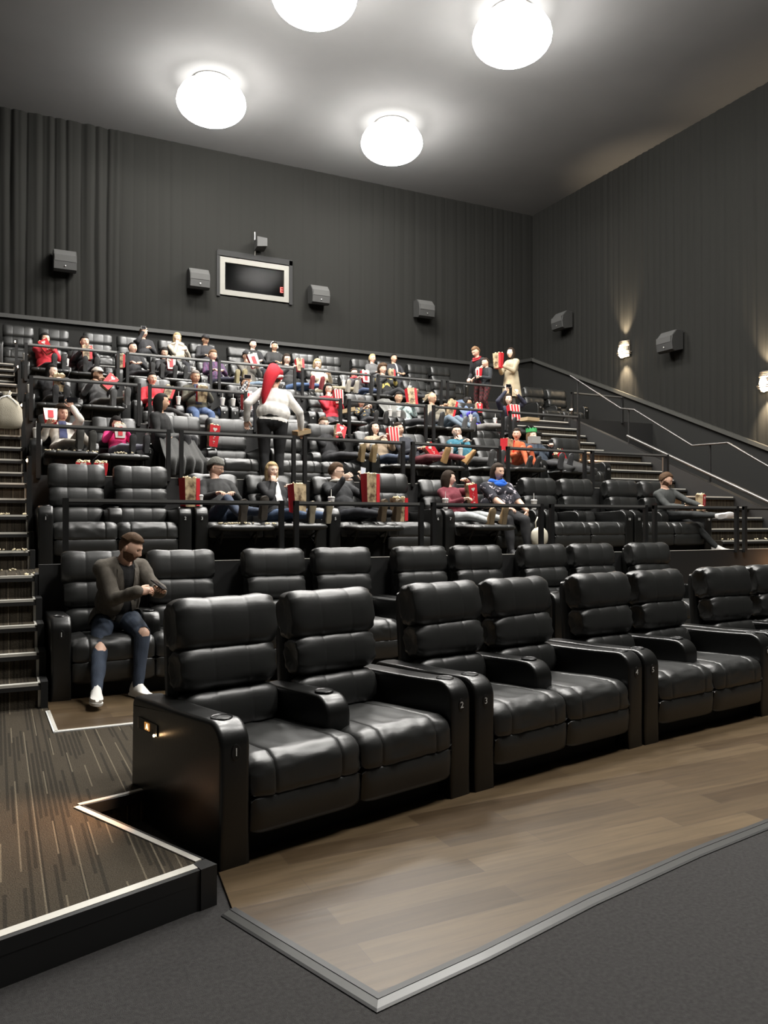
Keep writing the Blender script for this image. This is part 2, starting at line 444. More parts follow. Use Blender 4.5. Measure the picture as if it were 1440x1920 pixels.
# projection window
mb = MB(); FR = mat('window_frame_beige', (.15, .145, .125), .5)
mb.use(FR)
r0, r1, z0, z1 = 4.99, 6.80, 7.27, 8.22
w = .13
mb.box((r0, NB-.03, z0), (r1, NB+.06, z0+w)); mb.box((r0, NB-.03, z1-w), (r1, NB+.06, z1))
mb.box((r0, NB-.03, z0+w), (r0+w, NB+.06, z1-w)); mb.box((r1-w, NB-.03, z0+w), (r1, NB+.06, z1-w))
mb.box((r0, NB+.06, z0+.02), (r1, NB+.3, z0+.05))
wroot = part('window_1', mb); tag(wroot, kind='structure')
mb = MB().use(FR); mb.box((r0+.5, NB+.0, z1+.005), (r1, NB+.02, z1+.07)); part('window_track', mb, wroot)
mb = MB().use(VOID); mb.box((hole[0], NB-.05, hole[3]-.12), (hole[1]+.02, NB+.1, hole[3]+.02)); mb.box((r1+.005, NB-.05, hole[2]-.02), (hole[1]+.02, NB+.1, hole[3])); mb.box((hole[0]-.02, NB-.04, hole[2]-.02), (r0, NB+.1, hole[3])); part('window_trim', mb, wroot)
mb = MB().use(GLASS); mb.box((r0+w, NB+.02, z0+w), (r1-w, NB+.03, z1-w)); part('window_pane', mb, wroot)
# booth behind the window
mb = MB().use(mat('booth_wall', (.05, .05, .05), .7))
mb.box((4.4, NB+2.4, 6.0), (7.6, NB+2.5, 9.2)); mb.box((4.3, NB+.3, 6.0), (4.4, NB+2.5, 9.2)); mb.box((7.6, NB+.3, 6.0), (7.7, NB+2.5, 9.2)); mb.box((4.3, NB+.3, 5.9), (7.7, NB+2.5, 6.0)); mb.box((4.3, NB+.3, 9.2), (7.7, NB+2.5, 9.3))
struct('wall_booth', mb)
ex = empty('exit_reflection', (6.78, NB+.14, 7.62)); tag(ex, 'modelled reflection of a red EXIT sign at the right end of the projection window', 'exit sign reflection')  # modelled object for the pane's reflection of a sign across the room
mb = MB().use(mat('reflection_backing', (.03, .004, .004), .5)); mb.box((-.16, 0, -.1), (.2, .03, .1)); part('housing', mb, ex)
EXR = mat('exit_reflection_red', (.5, .01, .01), .5, emit=(1, .07, .06), estr=7)
link('reflected_letters', text_mesh('EXIT', .19, .002, EXR), ex, (.02, -.004, 0), (pi/2, 0, 0))

# camera box above the window
cb = empty('surveillance_camera', (5.97, NB-.02, 8.62)); tag(cb, 'small dark camera box mounted on the wall above the projection window', 'camera')
mb = MB().use(SPEAKER); mb.loft([[(-.12, -.34, -.12), (.14, -.34, -.08), (.14, -.34, .12), (-.12, -.34, .13)], [(-.12, -.05, -.16), (.14, -.05, -.14), (.14, -.05, .08), (-.12, -.05, .1)]]); part('body', mb, cb)
mb = MB().use(STEEL); mb.tube([(-.1, -.06, .1), (-.1, -.06, .32)], .012); mb.tube([(-.09, -.06, -.14), (-.09, -.02, -.26)], .02); part('bracket', mb, cb)

# surround speakers
def speaker(r, n, z, rz, label):
    s = empty('surround_speaker', (r, n, z), rz); tag(s, label, 'speaker', 'surround speakers on the walls')
    mb = MB().use(SPEAKER)
    prof = [(-.06, .25), (-.26, .25), (-.40, .10), (-.43, -.05), (-.40, -.22), (-.32, -.26), (-.06, -.2)]
    rings = []
    for x, k in ((-.245, .97), (-.235, 1), (.235, 1), (.245, .97)): rings.append([(x, y*k, zz_*k) for y, zz_ in prof])
    mb.loft(rings); part('cabinet', mb, s)
    mb = MB().use(mat('speaker_cloth', (.06, .06, .058), .9, bump=.4, bscale=500))
    mb.loft([[(-.225, -.268, .245), (.225, -.268, .245), (.225, -.408, .095), (-.225, -.408, .095)], [(-.225, -.262, .24), (.225, -.262, .24), (.225, -.40, .09), (-.225, -.40, .09)]])
    mb.box((-.225, -.438, -.05), (.225, -.425, .09)); part('grille', mb, s)
    mb = MB().use(STEEL); mb.ball((0, -.43, -.15), (.018, .008, .018)); part('badge', mb, s)
    mb = MB().use(DARKMETAL); mb.box((-.1, -.08, -.18), (.1, 0, .15)); part('bracket', mb, s)
for r, lab in ((1.37, 'grey wall speaker on the back wall, leftmost one above the left aisle'), (4.41, 'grey wall speaker on the back wall just left of the projection window'),
               (7.55, 'grey wall speaker on the back wall just right of the projection window'), (10.69, 'dark wall speaker on the back wall right of all the others, towards the corner')):
    speaker(r, NB, 7.5, 0, lab)
speaker(RR, 17.93, 7.25, radians(-90), 'dark wall speaker on the right curtain wall, nearest the far corner')
speaker(RR, 13.94, 5.85, radians(-90), 'dark wall speaker on the right curtain wall between the two lit sconces')

# sconces
WARM = (1, .78, .52)
SHADE = mat('sconce_metal', (.35, .30, .24), .35, metal=.7)
BULB = mat('sconce_bulb_glare', (1, 1, 1), .5, emit=(1, .8, .55), estr=70)
def sconce(n, z, label):
    s = empty('wall_sconce', (RR-.02, n, z), radians(-90)); tag(s, label, 'wall lamp', 'half-round lit sconces on the right wall')
    def half(r0, z0, r1, z1, t=.012):
        mb = MB().use(SHADE); K = 14
        for a in range(K):
            t0 = pi + pi*a/K; t1 = pi + pi*(a+1)/K
            q = [(r0*cos(t0), r0*sin(t0), z0), (r0*cos(t1), r0*sin(t1), z0), (r1*cos(t1), r1*sin(t1), z1), (r1*cos(t0), r1*sin(t0), z1)]
            qi = [(p[0]*(1-t/r0), p[1]*(1-t/r0), p[2]) for p in q]
            mb.loft([q, qi])
        return mb
    part('shade', half(.17, -.06, .17, .07), s)
    for zc, rr_ in ((.11, .18), (.15, .17), (.19, .16), (-.09, .22), (-.13, .2)):
        part('ring', half(rr_, zc-.012, rr_, zc+.012, .05), s)
    mb = MB().use(SHADE); mb.box((-.16, -.03, -.2), (.16, .0, .22)); part('back_plate', mb, s)
    mb = MB().use(BULB); mb.ball((0, -.12, -.06), (.105, .08, .17)); part('bulb', mb, s)  # bulb swollen to the white glare around the real one
    for dz, dirn in ((.2, 1), (-.17, -1)):
        L = bpy.data.lights.new('sconce_light', 'SPOT'); L.energy = SCONCE_W*(.8 if dirn > 0 else 2.6); L.color = WARM; L.shadow_soft_size = .04
        L.spot_size = radians(64); L.spot_blend = 1.0
        lo = bpy.data.objects.new('sconce_light', L); C.objects.link(lo); lo.parent = s; lo.location = (0, -.16, dz + .02*dirn)
        lo.rotation_euler = ((pi - radians(14)) if dirn > 0 else radians(14), 0, 0)
sconce(15.64, 6.02, 'lit half-round wall sconce with metal rings, the farther of the two')
sconce(11.44, 4.53, 'lit half-round wall sconce with metal rings, the nearer one at the right edge')

# ceiling luminaires
def lamp(r, n, label):
    s = empty('ceiling_light', (r, n, CEIL)); tag(s, label, 'ceiling light', 'round ceiling lights of the auditorium')
    mb = MB().use(GLOW); K = 28; prof = []  # bowl enlarged to the glare; upper half glows faintly for the ceiling halo
    for i in range(9):
        a = i/8*pi/2
        prof.append((max(.02, .72*sin(a)), -.45 - .42*cos(a)))
    mb.lathe(prof, K, cap=False); mb.use(GLOWUP); mb.lathe([(.72, -.45), (.70, -.34), (.62, -.20), (.46, -.10), (.40, -.045)], K, cap=False); part('glare_bowl', mb, s, True)
    mb = MB().use(STEEL); mb.lathe([(.40, -.045), (.42, -.02), (.40, 0)], K); part('collar', mb, s)
names = ['bright round ceiling light at the back left, above the projection window', 'bright round ceiling light at the back, nearest the centre of the ceiling',
         'largest bright round ceiling light at the top right', 'bright round ceiling light cut by the top edge of the photo']
for i, (r, n) in enumerate(LAMPS):
    lamp(r, n, names[i] if i < 4 else 'round ceiling light above the %s, %s of its pair' % (('second row', 'left'), ('second row', 'right'), ('front carpet', 'left'), ('front carpet', 'right'))[i-4])
# ------------------------------------------------------------------ recliner pairs
TS = [-1, -.985, -.96, -.93, -.88, -.8, -.72, -.65, -.625, -.6, -.575, -.55, -.48, -.42, -.385, -.36, -.335, -.30, -.24, -.12, 0, .12, .24, .30, .335, .36, .385, .42, .48, .55, .575, .6, .625, .65, .72, .8, .88, .93, .96, .985, 1]
def cushion(w, hd, hh, seed=0, M=34, p=2.9, wr=.075, ears=.0):
    """puffed cushion, centred; seams at +-.36, gathered ends"""
    mb = MB().use(LEATHER); rings = []
    def ring(t, k, x):
        row = []
        for j in range(M):
            a = 2*pi*j/M; ca, sa = cos(a), sin(a)
            y = hd*math.copysign(abs(ca)**(2/p), ca); z = hh*math.copysign(abs(sa)**(2/p), sa)
            near = 1-abs(t)
            kk = k*(1 + wr*sin(9*a+seed+3*t)*exp(-near/.09) + .4*wr*sin(11*a+2*seed)*exp(-near/.2)
                    + .018*noise.noise(Vector((t*3+seed, ca*1.5, sa*1.5))))
            zz = z*kk + ears*abs(t)**3*(1 if z > 0 else 0)
            row.append((x, y*kk, zz))
        return row
    for t in TS:
        k = 1 - .26*abs(t)**9
        for s in (-.36, .36): k -= .02*exp(-((t-s)/.028)**2)
        k *= 1 + .012*cos(t*pi/.36)
        rings.append(ring(t, k, t*w/2))
    rings = [ring(-1, .35, -w/2+.012)] + [ring(-1, .6, -w/2+.001)] + rings + [ring(1, .6, w/2-.001), ring(1, .35, w/2-.012)]
    mb.loft(rings)
    return mb

def profile_body(poly, w, seams=(-.36, .36), sd=.012, puff=.01, m=None, wr=0.0, seed=0):
    """closed (y,z) profile extruded along x with rounded ends and pulled-in seams"""
    mb = MB().use(m or LEATHER); n = len(poly)
    cy = sum(p[0] for p in poly)/n; cz = sum(p[1] for p in poly)/n
    nr = []
    for i in range(n):
        a = Vector((poly[(i+1) % n][0]-poly[i-1][0], poly[(i+1) % n][1]-poly[i-1][1])).normalized(); nr.append((a.y, -a.x))
    area = sum(poly[i][0]*poly[(i+1) % n][1]-poly[(i+1) % n][0]*poly[i][1] for i in range(n))
    s = 1 if area > 0 else -1
    rings = []
    for t in TS:
        d = puff*(1-abs(t)**6) - .022*abs(t)**14
        for q in seams: d -= sd*exp(-((t-q)/.022)**2)
        rings.append([(t*w/2, p[0]+s*nn[0]*(d+wr*noise.noise(Vector((t*4+seed, i*.6, 0)))), p[1]+s*nn[1]*(d+wr*noise.noise(Vector((t*4+seed, i*.6, 0))))) for i, (p, nn) in enumerate(zip(poly, nr))])
    mb.loft(rings); return mb

def arc(cy, cz, r, a0, a1, n=6): return [(cy+r*cos(radians(a0+(a1-a0)*i/n)), cz+r*sin(radians(a0+(a1-a0)*i/n))) for i in range(n+1)]

ARM_PROF = [(1.0, 0), (1.0, .58)] + arc(.95, .58, .05, 0, 80, 3) + [(.75, .636), (.5, .642), (.3, .65)] + arc(.115, .545, .115, 88, 180, 8) + [(.0, .35), (.004, .15), (.008, 0)]
CON_PROF = [(.85, .40), (.85, .60)] + arc(.82, .60, .03, 0, 80, 3) + [(.6, .636), (.4, .645)] + arc(.30, .535, .11, 88, 180, 7) + [(.192, .44), (.20, .40)]
def arm_mesh(prof, w):
    mb = MB().use(LEATHER2); n = len(prof); s = 1
    area = sum(prof[i][0]*prof[(i+1) % n][1]-prof[(i+1) % n][0]*prof[i][1] for i in range(n)); s = 1 if area > 0 else -1
    rings = []
    for t, d in ((-1, -.02), (-.985, -.009), (-.9, -.002), (-.7, .0), (0, .003), (.7, .0), (.9, -.002), (.985, -.009), (1, -.02)):
        row = []
        for i in range(n):
            a = Vector((prof[(i+1) % n][0]-prof[i-1][0], prof[(i+1) % n][1]-prof[i-1][1])).normalized()
            dd = d if prof[i][1] > .01 else 0
            row.append((t*w/2, prof[i][0]+s*a.y*dd, prof[i][1]-s*a.x*dd))
        rings.append(row)
    mb.loft(rings); return mb
def cup_mesh(y):
    mb = MB().use(PLASTIC); mb.lathe([(.050, .647), (.0535, .654), (.0505, .657), (.046, .655), (.045, .652)], 24, cap=False, c=(0, y, 0))
    mb.use(VOID); mb.lathe([(.046, .6525), (.03, .6515)], 24, c=(0, y, 0)); return mb  # flat black disc, drawn as the dark of a sunken well
M_ARM = arm_mesh(ARM_PROF, .152).mesh('armrest', True, 50)
M_CON = arm_mesh(CON_PROF, .155).mesh('console', True, 50)
M_CUP = cup_mesh(.135).mesh('cup_holder', True, 40)
M_CUPC = cup_mesh(.33).mesh('cup_holder', True, 40)
SEAT_PROF = [(.80, .36), (.80, .44), (.6, .455), (.4, .468), (.25, .476), (.15, .478)] + arc(.085, .385, .094, 80, 180, 9) + [(-.011, .36), (-.013, .33), (-.013, .305), (-.006, .296), (.06, .294)]
M_SEAT = [profile_body(SEAT_PROF, .648, seams=(-.6, .6), sd=.007, puff=.008, wr=.008, seed=q).mesh('seat', True, 60) for q in (0, 5)]
PANEL = [(-.006, .296), (-.013, .286), (-.015, .22), (-.008, .15), (.0, .128), (.03, .12), (.05, .13), (.05, .296)]
M_PANEL = profile_body(PANEL, .648, seams=(), sd=.002, puff=.004).mesh('leg_panel', True, 60)
FOOT = [(.02, .44), (-.15, .452), (-.42, .452), (-.455, .44), (-.465, .42), (-.455, .395), (-.42, .385), (-.15, .39), (.02, .39)]
M_FOOT = profile_body(FOOT, .64, seams=(-.6, .6), sd=.004, puff=.006).mesh('footrest', True, 60)
mbm = MB().use(DARKMETAL)
mbm.box((-.21, -.05, .30), (.21, -.02, .325))
for sx in (-.2, .2):
    mbm.tube([(sx, .15, .2), (sx, -.12, .33), (sx, -.33, .39)], .012); mbm.tube([(sx, .05, .34), (sx, -.2, .24), (sx, -.3, .385)], .012)
M_MECH = mbm.mesh('footrest_linkage', True, 40)
M_LUMB = [cushion(.575, .10, .115, seed=q, wr=.03).mesh('lumbar_cushion', True) for q in (1, 2)]
M_MID = [cushion(.59, .105, .125, seed=q).mesh('back_cushion', True) for q in (3, 4)]
M_HEAD = [cushion(.615, .115, .15, seed=q, ears=.014).mesh('headrest', True) for q in (5, 6, 8)]
SHELL = [(.86, .10), (.82, .5), (.90, 1.02), (.93, 1.09), (.98, 1.09), (1.0, 1.02), (.96, .5), (.97, .10)]
M_SHELL = profile_body(SHELL, .55, seams=(), puff=0, m=LEATHER2).mesh('back_shell', True, 50)
mbb = MB().use(VOID); mbb.box((-.66, .12, 0), (.66, .95, .33)); M_BASE = mbb.mesh('base')
mbb = MB().use(VOID); mbb.box((-.29, .12, 0), (.29, .95, .33)); M_BASE1 = mbb.mesh('base')
PLATE = mat('plate_black', (.01, .01, .01), .35)
NUMW = mat('plate_number_white', (.8, .8, .78), .5)
_pl = {}
def plate_mesh(s):
    if s in _pl: return _pl[s]
    mb = MB().use(PLATE); K = 18
    ring = lambda r, y: [(r*.72*cos(2*pi*k/K), y, .525 + r*1.15*sin(2*pi*k/K)) for k in range(K)]
    mb.loft([ring(.034, .004), ring(.034, -.0035), ring(.030, -.005)])
    mb.use(NUMW); t = text_mesh(s, .052, .0008, NUMW)
    b = len(mb.v); mb.v += [(v.co.x, -.006 - v.co.z, .525 + v.co.y) for v in t.vertices]
    for p in t.polygons: mb.face([b+i for i in p.vertices])
    _pl[s] = mb.mesh('number_plate'); return _pl[s]

def seat_unit(root, x, recl, q, r=None):
    R = r or random
    sx = x + (.038 if x < 0 else -.038) if abs(x) > .36 and not getattr(root, 'x', 0) else x
    link('seat', M_SEAT[q % 2], root, (sx, 0, 0))
    if recl:
        link('footrest', M_FOOT, root, (sx, 0, 0), (radians(R.uniform(-3, 2)), 0, 0)); link('footrest_linkage', M_MECH, root, (x, 0, 0)); 
    else: link('leg_panel', M_PANEL, root, (sx, 0, 0))
    lean = radians(24 if recl else 11); pv = Vector((0, .70, .45)); base = radians(11)
    def place(cy, cz):
        v = Vector((0, cy, cz)) - pv; a = -(lean - base); v = Matrix.Rotation(a, 3, 'X') @ v
        return pv + v + Vector((0, .06 if recl else 0, -.02 if recl else 0))
    for nm, me, cy, cz, hh in (('lumbar_cushion', M_LUMB[q % 2], .735, .545, 0), ('back_cushion', M_MID[(q+1) % 2], .775, .775, 0), ('headrest', M_HEAD[q % 3], .815, 1.005, 0)):
        p = place(cy, cz); link(nm, me, root, (x + R.uniform(-.006, .006), p.y, p.z), (-lean + radians(R.uniform(-2, 2)), 0, radians(R.uniform(-1.5, 1.5))))
    # shell rotates with the back
    a = -(lean - base); rot = Matrix.Rotation(a, 3, 'X'); off = pv - rot @ pv + Vector((0, .06 if recl else 0, -.02 if recl else 0))
    link('back_shell', M_SHELL, root, (x, off.y, off.z), (a, 0, 0))

def pair(r, n, z, rz, nums, recl, label, group, first=0, single=False):
    t = empty('recliner_pair' if not single else 'recliner', (r, n, z), radians(rz)); tag(t, label, 'recliner seats' if not single else 'recliner', group)
    rr = random.Random(int(r*100) + int(n*100))
    if single:
        link('base', M_BASE1, t, (-.365, 0, 0)); seat_unit(t, -.365, recl[0], first, rr)
        arms = [(-.73, nums[0]), (0.0, nums[1])]
    else:
        link('base', M_BASE, t)
        for i, x in enumerate((-.365, .365)): seat_unit(t, x, recl[i], first+i, rr)
        c = link('console', M_CON, t); link('cup_holder', M_CUPC, c)
        arms = [(-.73, nums[0]), (.73, nums[1])]
    for x, s in arms:
        a = link('armrest', M_ARM, t, (x, 0, 0)); link('cup_holder', M_CUP, a, (0, 0, .008))
        tag(link('number_plate', plate_mesh(str(s)), a))
    return t

# front row, slightly fanned
ordn = ['first', 'second', 'third', 'fourth', 'fifth', 'sixth', 'seventh', 'eighth']
a1 = None
for i, (r, n, rz) in enumerate([(1.697, 3.744, 13.9), (3.307, 4.09, 11), (4.92, 4.355, 8), (6.555, 4.54, 5), (8.21, 4.64, 2)]):
    lab = ['empty front-row recliner pair numbered 1 and 2, beside the carpeted platform', 'empty front-row recliner pair numbered 3 and 4, in the middle of the front row',
           'empty front-row recliner pair right of number 4, at the right edge', 'front-row recliner pair fourth from the aisle, mostly cut off at the right edge', 'front-row recliner pair beyond the right edge of the photo'][i]
    p = pair(r, n, .012, rz, (2*i+1, 2*i+2), (0, 0), lab, 'front row recliners', first=i)
    if i == 0: a1 = p
for i in range(5):
    lab = ['black recliner pair of the second row with the blazer man in it', 'empty second-row recliner pair, second from the left aisle', 'empty second-row recliner pair, third from the left aisle',
           'empty second-row recliner pair, fourth from the left aisle', 'lone black recliner with arm at the right end of the second row'][i]
    if i < 4: pair(1.2+1.65*i, 6.8, .166, 0, (2*i+1, 2*i+2), (0, 0), lab, 'second row recliners', first=i+1)
    else: pair(1.2+1.65*i, 6.8, .166, 0, (9, 10), (0,), lab, 'second row recliners', first=2, single=True)
RECL = {'C': '001110100000', 'D': '110000111110', 'E': '110000101101', 'F': '111111001110', 'G': '0'*14}
WHO = {'C': ['two empty upright seats behind the first handrail, at the left aisle', 'grey-beanie man and the blonde woman', 'man with glasses and an empty upright seat', 'girl in maroon and the woman with a blue scarf', 'nobody, right of the blue-scarf woman', 'bearded man in dark grey at the right end'],
       'D': ['curly-haired man filming and the pink-sleeved child', 'kneeling long-haired woman and a red popcorn bag', 'smiling man in the black suit', 'dark-haired woman and the man in maroon trousers', 'man in teal and the boy in orange', 'woman in the green crown at the stairs'],
       'E': ['girl in black and the white-cap man', 'woman in red and the smiling grey-haired man', 'woman behind her phone', 'woman in the red sweater and a child', 'man in plaid and the bald man with glasses', 'woman in purple and the woman holding a phone up'],
       'F': ['woman in a red vest and the man in black', 'bald man and black-haired woman', 'woman in purple check and man in a black cap', 'long-haired man and blonde woman with glasses', 'woman with red scarf and curly-haired woman', 'nobody, at the right end of its row']}
RN = {'C': 'third', 'D': 'fourth', 'E': 'fifth', 'F': 'sixth', 'G': 'top'}
for k in 'CDEF':
    n, z = ROWS[k]
    for i in range(6):
        pair(1.2+1.65*i, n, z, 0, (2*i+1, 2*i+2), (RECL[k][2*i] == '1', RECL[k][2*i+1] == '1'), '%s row recliner pair under %s' % (RN[k], WHO[k][i]) if 'nobody' not in WHO[k][i] and 'two empty' not in WHO[k][i] else '%s row recliner pair, %s' % (RN[k], WHO[k][i].replace('nobody', 'empty').replace('two empty upright seats', 'empty')), RN[k]+' row recliners', first=i+ord(k))
pair(12.85, 16.0, 3.905, 0, (13, 14), (0, 0), 'lone empty recliner pair beyond the right stairs, near the right wall', 'sixth row recliners', first=3)
GW = ['left end, above the woman in the red vest', 'second from the left, beside the photographing woman', 'third from the left, with the woman in white fur', 'fourth from the left, under the two men', 'fifth from the left, both seats empty', 'sixth from the left, by the man in the zipped jacket', 'right end, empty']
for i in range(7): pair(.77+1.65*i, 18.3, 4.72, 0, (2*i+1, 2*i+2), (0, 0), 'black top-row recliner pair, %s' % GW[i], 'top row recliners', first=i)

# lit row sign on the side of the front row's outer armrest
sg = empty('row_sign', (0, 0, 0)); sg.parent = None
sg.matrix_world = Matrix.Translation((1.697, 3.744, .012)) @ Matrix.Rotation(radians(13.9), 4, 'Z') @ Matrix.Translation((-.73-.076, .79, .50)) @ Matrix.Rotation(radians(-90), 4, 'Z') 
tag(sg, 'small amber lit row letter sign on the side of seat 1', 'row sign')
mb = MB().use(PLATE); mb.box((-.12, -.004, -.03), (.12, .004, .03)); part('plate', mb, sg)
mb = MB().use(mat('sign_amber_panel', (.3, .12, .03), .5, emit=(1, .45, .12), estr=.45)); mb.box((-.03, -.008, -.02), (.026, -.003, .02)); part('lit_panel', mb, sg)
link('letter', text_mesh('A', .042, .001, mat('sign_amber_letter', (1, .8, .5), .5, emit=(1, .75, .4), estr=3)), sg, (.004, -.0095, 0), (pi/2, 0, 0))
mb = MB().use(STEEL); mb.box((-.118, -.007, -.028), (-.114, -.003, .028)); mb.box((.114, -.007, -.028), (.118, -.003, .028)); part('plate_edge', mb, sg)
mb = MB().use(mat('step_led', (1, .8, .6), .5, emit=(1, .62, .3), estr=30)); mb.ball((.1, -.012, -.026), .007, 8, 6); part('lamp', mb, sg)
def warm_light(loc, e, parent=None, rad=.02, spot=None):
    L = bpy.data.lights.new('step_light_source', 'SPOT' if spot else 'POINT'); L.energy = e; L.color = (1, .52, .25); L.shadow_soft_size = rad
    if spot: L.spot_size = radians(spot[0]); L.spot_blend = .9
    o = bpy.data.objects.new('step_light_source', L); C.objects.link(o); o.location = loc; o.parent = parent
    if spot: o.rotation_euler = spot[1]
    return o
warm_light((.1, -.06, -.03), 34, sg, .01, (105, (radians(-62), 0, 0)))

# step lights on the row ends
def step_light(r, n, z, label, side=-1, e=None, two=False):
    s = empty('step_light', (r, n, z)); tag(s, label, 'step light', 'small warm aisle lights')
    mb = MB().use(DARKMETAL); mb.box((-.02 if side < 0 else 0, -.03, -.03), (0 if side < 0 else .02, .03, .03)); part('housing', mb, s)
    mb = MB().use(mat('step_bulb', (1, .8, .6), .5, emit=(1, .66, .38), estr=60))
    mb.ball((side*.022, -.01, 0), (.012, .018, .018), 10, 7)
    if two: mb.ball((side*.022, .045, .0), (.012, .018, .018), 10, 7)
    part('bulb', mb, s); warm_light((side*.09, 0, -.02), STEP_W if e is None else e, s)
def side_post(r, n, z0, z1):
    mb = MB().use(DARKMETAL); mb.box((r-.025, n-.03, z0), (r+.025, n+.03, z1)); return mb
for i, (n, z) in enumerate(((9.72, 2.27), (12.02, 3.19), (14.32, 4.12), (16.6, 5.0))):
    t = part('light_post', side_post(.33, n, z-.75, z+.05)); tag(t, 'slim black post at the left stairs carrying the %s step light from below' % ordn[i], 'post')
    step_light(.33, n-.032, z, 'small glowing warm light beside the left stairs, %s from below' % ordn[i], side=-1)
step_light(10.33, 14.76, 4.645, 'pair of warm step lights above the woman holding up her phone', side=-1, two=True, e=1.2)
step_light(12.045, 14.69, 4.2, 'pair of warm step lights in front of the lone recliner pair by the stairs', side=-1, two=True, e=1.2)
for n, z, w_ in ((7.4, 1.0, 'second'), (9.8, 1.9, 'third'), (12.1, 2.85, 'fourth')):
    step_light(10.36, n, z, 'unseen step light low at the right stairs, behind the end of the %s row' % w_, side=1, e=9)  # hidden from view; energy raised to brighten the dark right stairs

# ------------------------------------------------------------------ guard rails
RAILT = mat('rail_top_satin', (.40, .40, .39), .33, metal=.8)
def rail(r0, r1, n, z, label, grp):
    t = empty('guard_rail', (r0, n, z)); tag(t, label, 'railing', grp)
    L = r1-r0
    mb = MB().use(RAILT); mb.box((.0, -.022, .672), (L, .022, .70)); mb.use(DARKMETAL); mb.box((0, -.018, .655), (L, .018, .672)); part('top_rail', mb, t)
    for x in (0, L-.05):
        mb = MB().use(DARKMETAL); mb.box((x, -.024, .06), (x+.05, .024, .705)); part('post', mb, t)
for k in 'CDEF':
    z = ROWS[k][1]; n = EDGE[k]-.055
    segs = [.49, 2.71, 4.34, 5.99, 7.66, 9.34, 10.5] if k == 'C' else [.36+1.65*i for i in range(6)] + [10.4]
    for i in range(len(segs)-1):
        rail(segs[i]+.055, segs[i+1]-.055, n, z, 'black guard rail section in front of the %s row, %s from the left' % (RN[k], ordn[i]), 'guard rails of the %s row' % RN[k])
rail(12.03, 13.6, EDGE['F']-.055, ROWS['F'][1], 'short black guard rail in front of the lone recliner pair by the right wall', 'guard rails of the sixth row')

# hand rails of the right stairs
HR = mat('handrail_metal', (.14, .135, .13), .38, metal=.9)
h = empty('handrail', (12.1, 0, 0)); tag(h, 'thin metal handrail zigzagging down along the right stairs', 'handrail')
mb = MB().use(HR); pts = [(0, 14.83, 5.02), (0, 13.15, 4.03), (0, 12.75, 3.95), (0, 11.2, 3.06), (0, 10.37, 3.04), (0, 8.9, 2.2), (0, 8.0, 2.15), (0, 7, 1.6)]
for a, b in zip(pts, pts[1:]): mb.tube([a, b], .02, 10)
part('rail', mb, h, True, 60)
for n, z, zb in ((14.6, 4.9, 3.9), (12.95, 3.98, 3.2), (10.8, 3.05, 2.3), (8.4, 2.17, 1.3)):
    mb = MB().use(DARKMETAL); mb.tube([(.03, n, z), (.03, n, zb)], .018, 8); part('post', mb, h)
h = empty('handrail', (12.0, 0, 0)); tag(h, 'thick grey tube rail sloping down over the dark stair wall at the right', 'handrail')
mb = MB().use(HR); mb.tube([(0, 12.85, 3.40), (0, 9.4, 1.91), (0, 7.0, .95)], .036, 12); part('rail', mb, h, True, 60)
for n, z in ((11.85, 2.97), (9.0, 1.74)):
    mb = MB().use(HR); mb.tube([(0, n, z), (0, n, z-.75)], .03, 8); part('post', mb, h)
# ------------------------------------------------------------------ people
SKIN = {'light': mat('skin_light', (.78, .50, .37), .5, spec=.4), 'fair': mat('skin_fair', (.85, .60, .47), .5, spec=.4),
        'tan': mat('skin_tan', (.58, .35, .23), .5, spec=.4), 'brown': mat('skin_brown', (.42, .24, .15), .5, spec=.4)}
EYEW = mat('eye_white', (.7, .68, .64), .3); EYED = mat('eye_iris', (.03, .02, .015), .2)
LIP = mat('lips', (.42, .15, .12), .45)
HAIRC = {'black': (.012, .010, .009), 'dark': (.03, .019, .012), 'brown': (.075, .042, .022), 'blond': (.50, .36, .19), 'grey': (.22, .2, .18), 'ltbrown': (.16, .09, .045), 'stubble': (.15, .085, .055)}
def hairmat(c): return mat('hair_'+c, HAIRC[c], .75, spec=.2, var=.3, vscale=50, bump=.4, bscale=120)

def g(x, s): return exp(-(x/s)**2)
def head_r(d):
    """head surface point for a unit direction; face towards -y, head about 23 cm tall"""
    x, y, z = d
    px, py, pz = x*.077, y*.096, z*.118
    if z < 0:                                       # jaw narrows, back of the head rises to the neck
        t = -z
        px *= 1 - .30*t**1.6
        if y > 0: py *= 1 - .42*t
        else: py *= 1 - .08*t**2
    else:
        px *= 1 + .04*z; py *= 1.02
    if y < 0.05:
        f = min(1, max(0, -y*1.6))
        py -= f*.004
        nz = pz
        # nose
        nw = .0095 + .006*g(nz+.030, .012)
        prof = max(0, min(1, (.018-nz)/.05)) if nz > -.034 else max(0, 1-(-.034-nz)/.010)
        py -= .024*prof*exp(-(px/nw)**2)*f
        py += .013*(g(px-.031, .013)+g(px+.031, .013))*g(nz-.008, .011)*f      # sockets
        py -= .005*g(nz-.030, .009)*g(px, .05)*f                                  # brow
        py -= .006*(g(nz+.056, .006)+g(nz+.070, .007))*g(px, .019)*f              # lips
        py += .004*g(nz+.0632, .0025)*g(px, .021)*f
        py -= .010*g(nz+.100, .016)*g(px, .020)*f                                 # chin
        py += .003*g(nz+.083, .006)*g(px, .02)*f
        py -= .004*(g(px-.045, .018)+g(px+.045, .018))*g(nz+.018, .018)*f         # cheeks
    return Vector((px, py, pz))

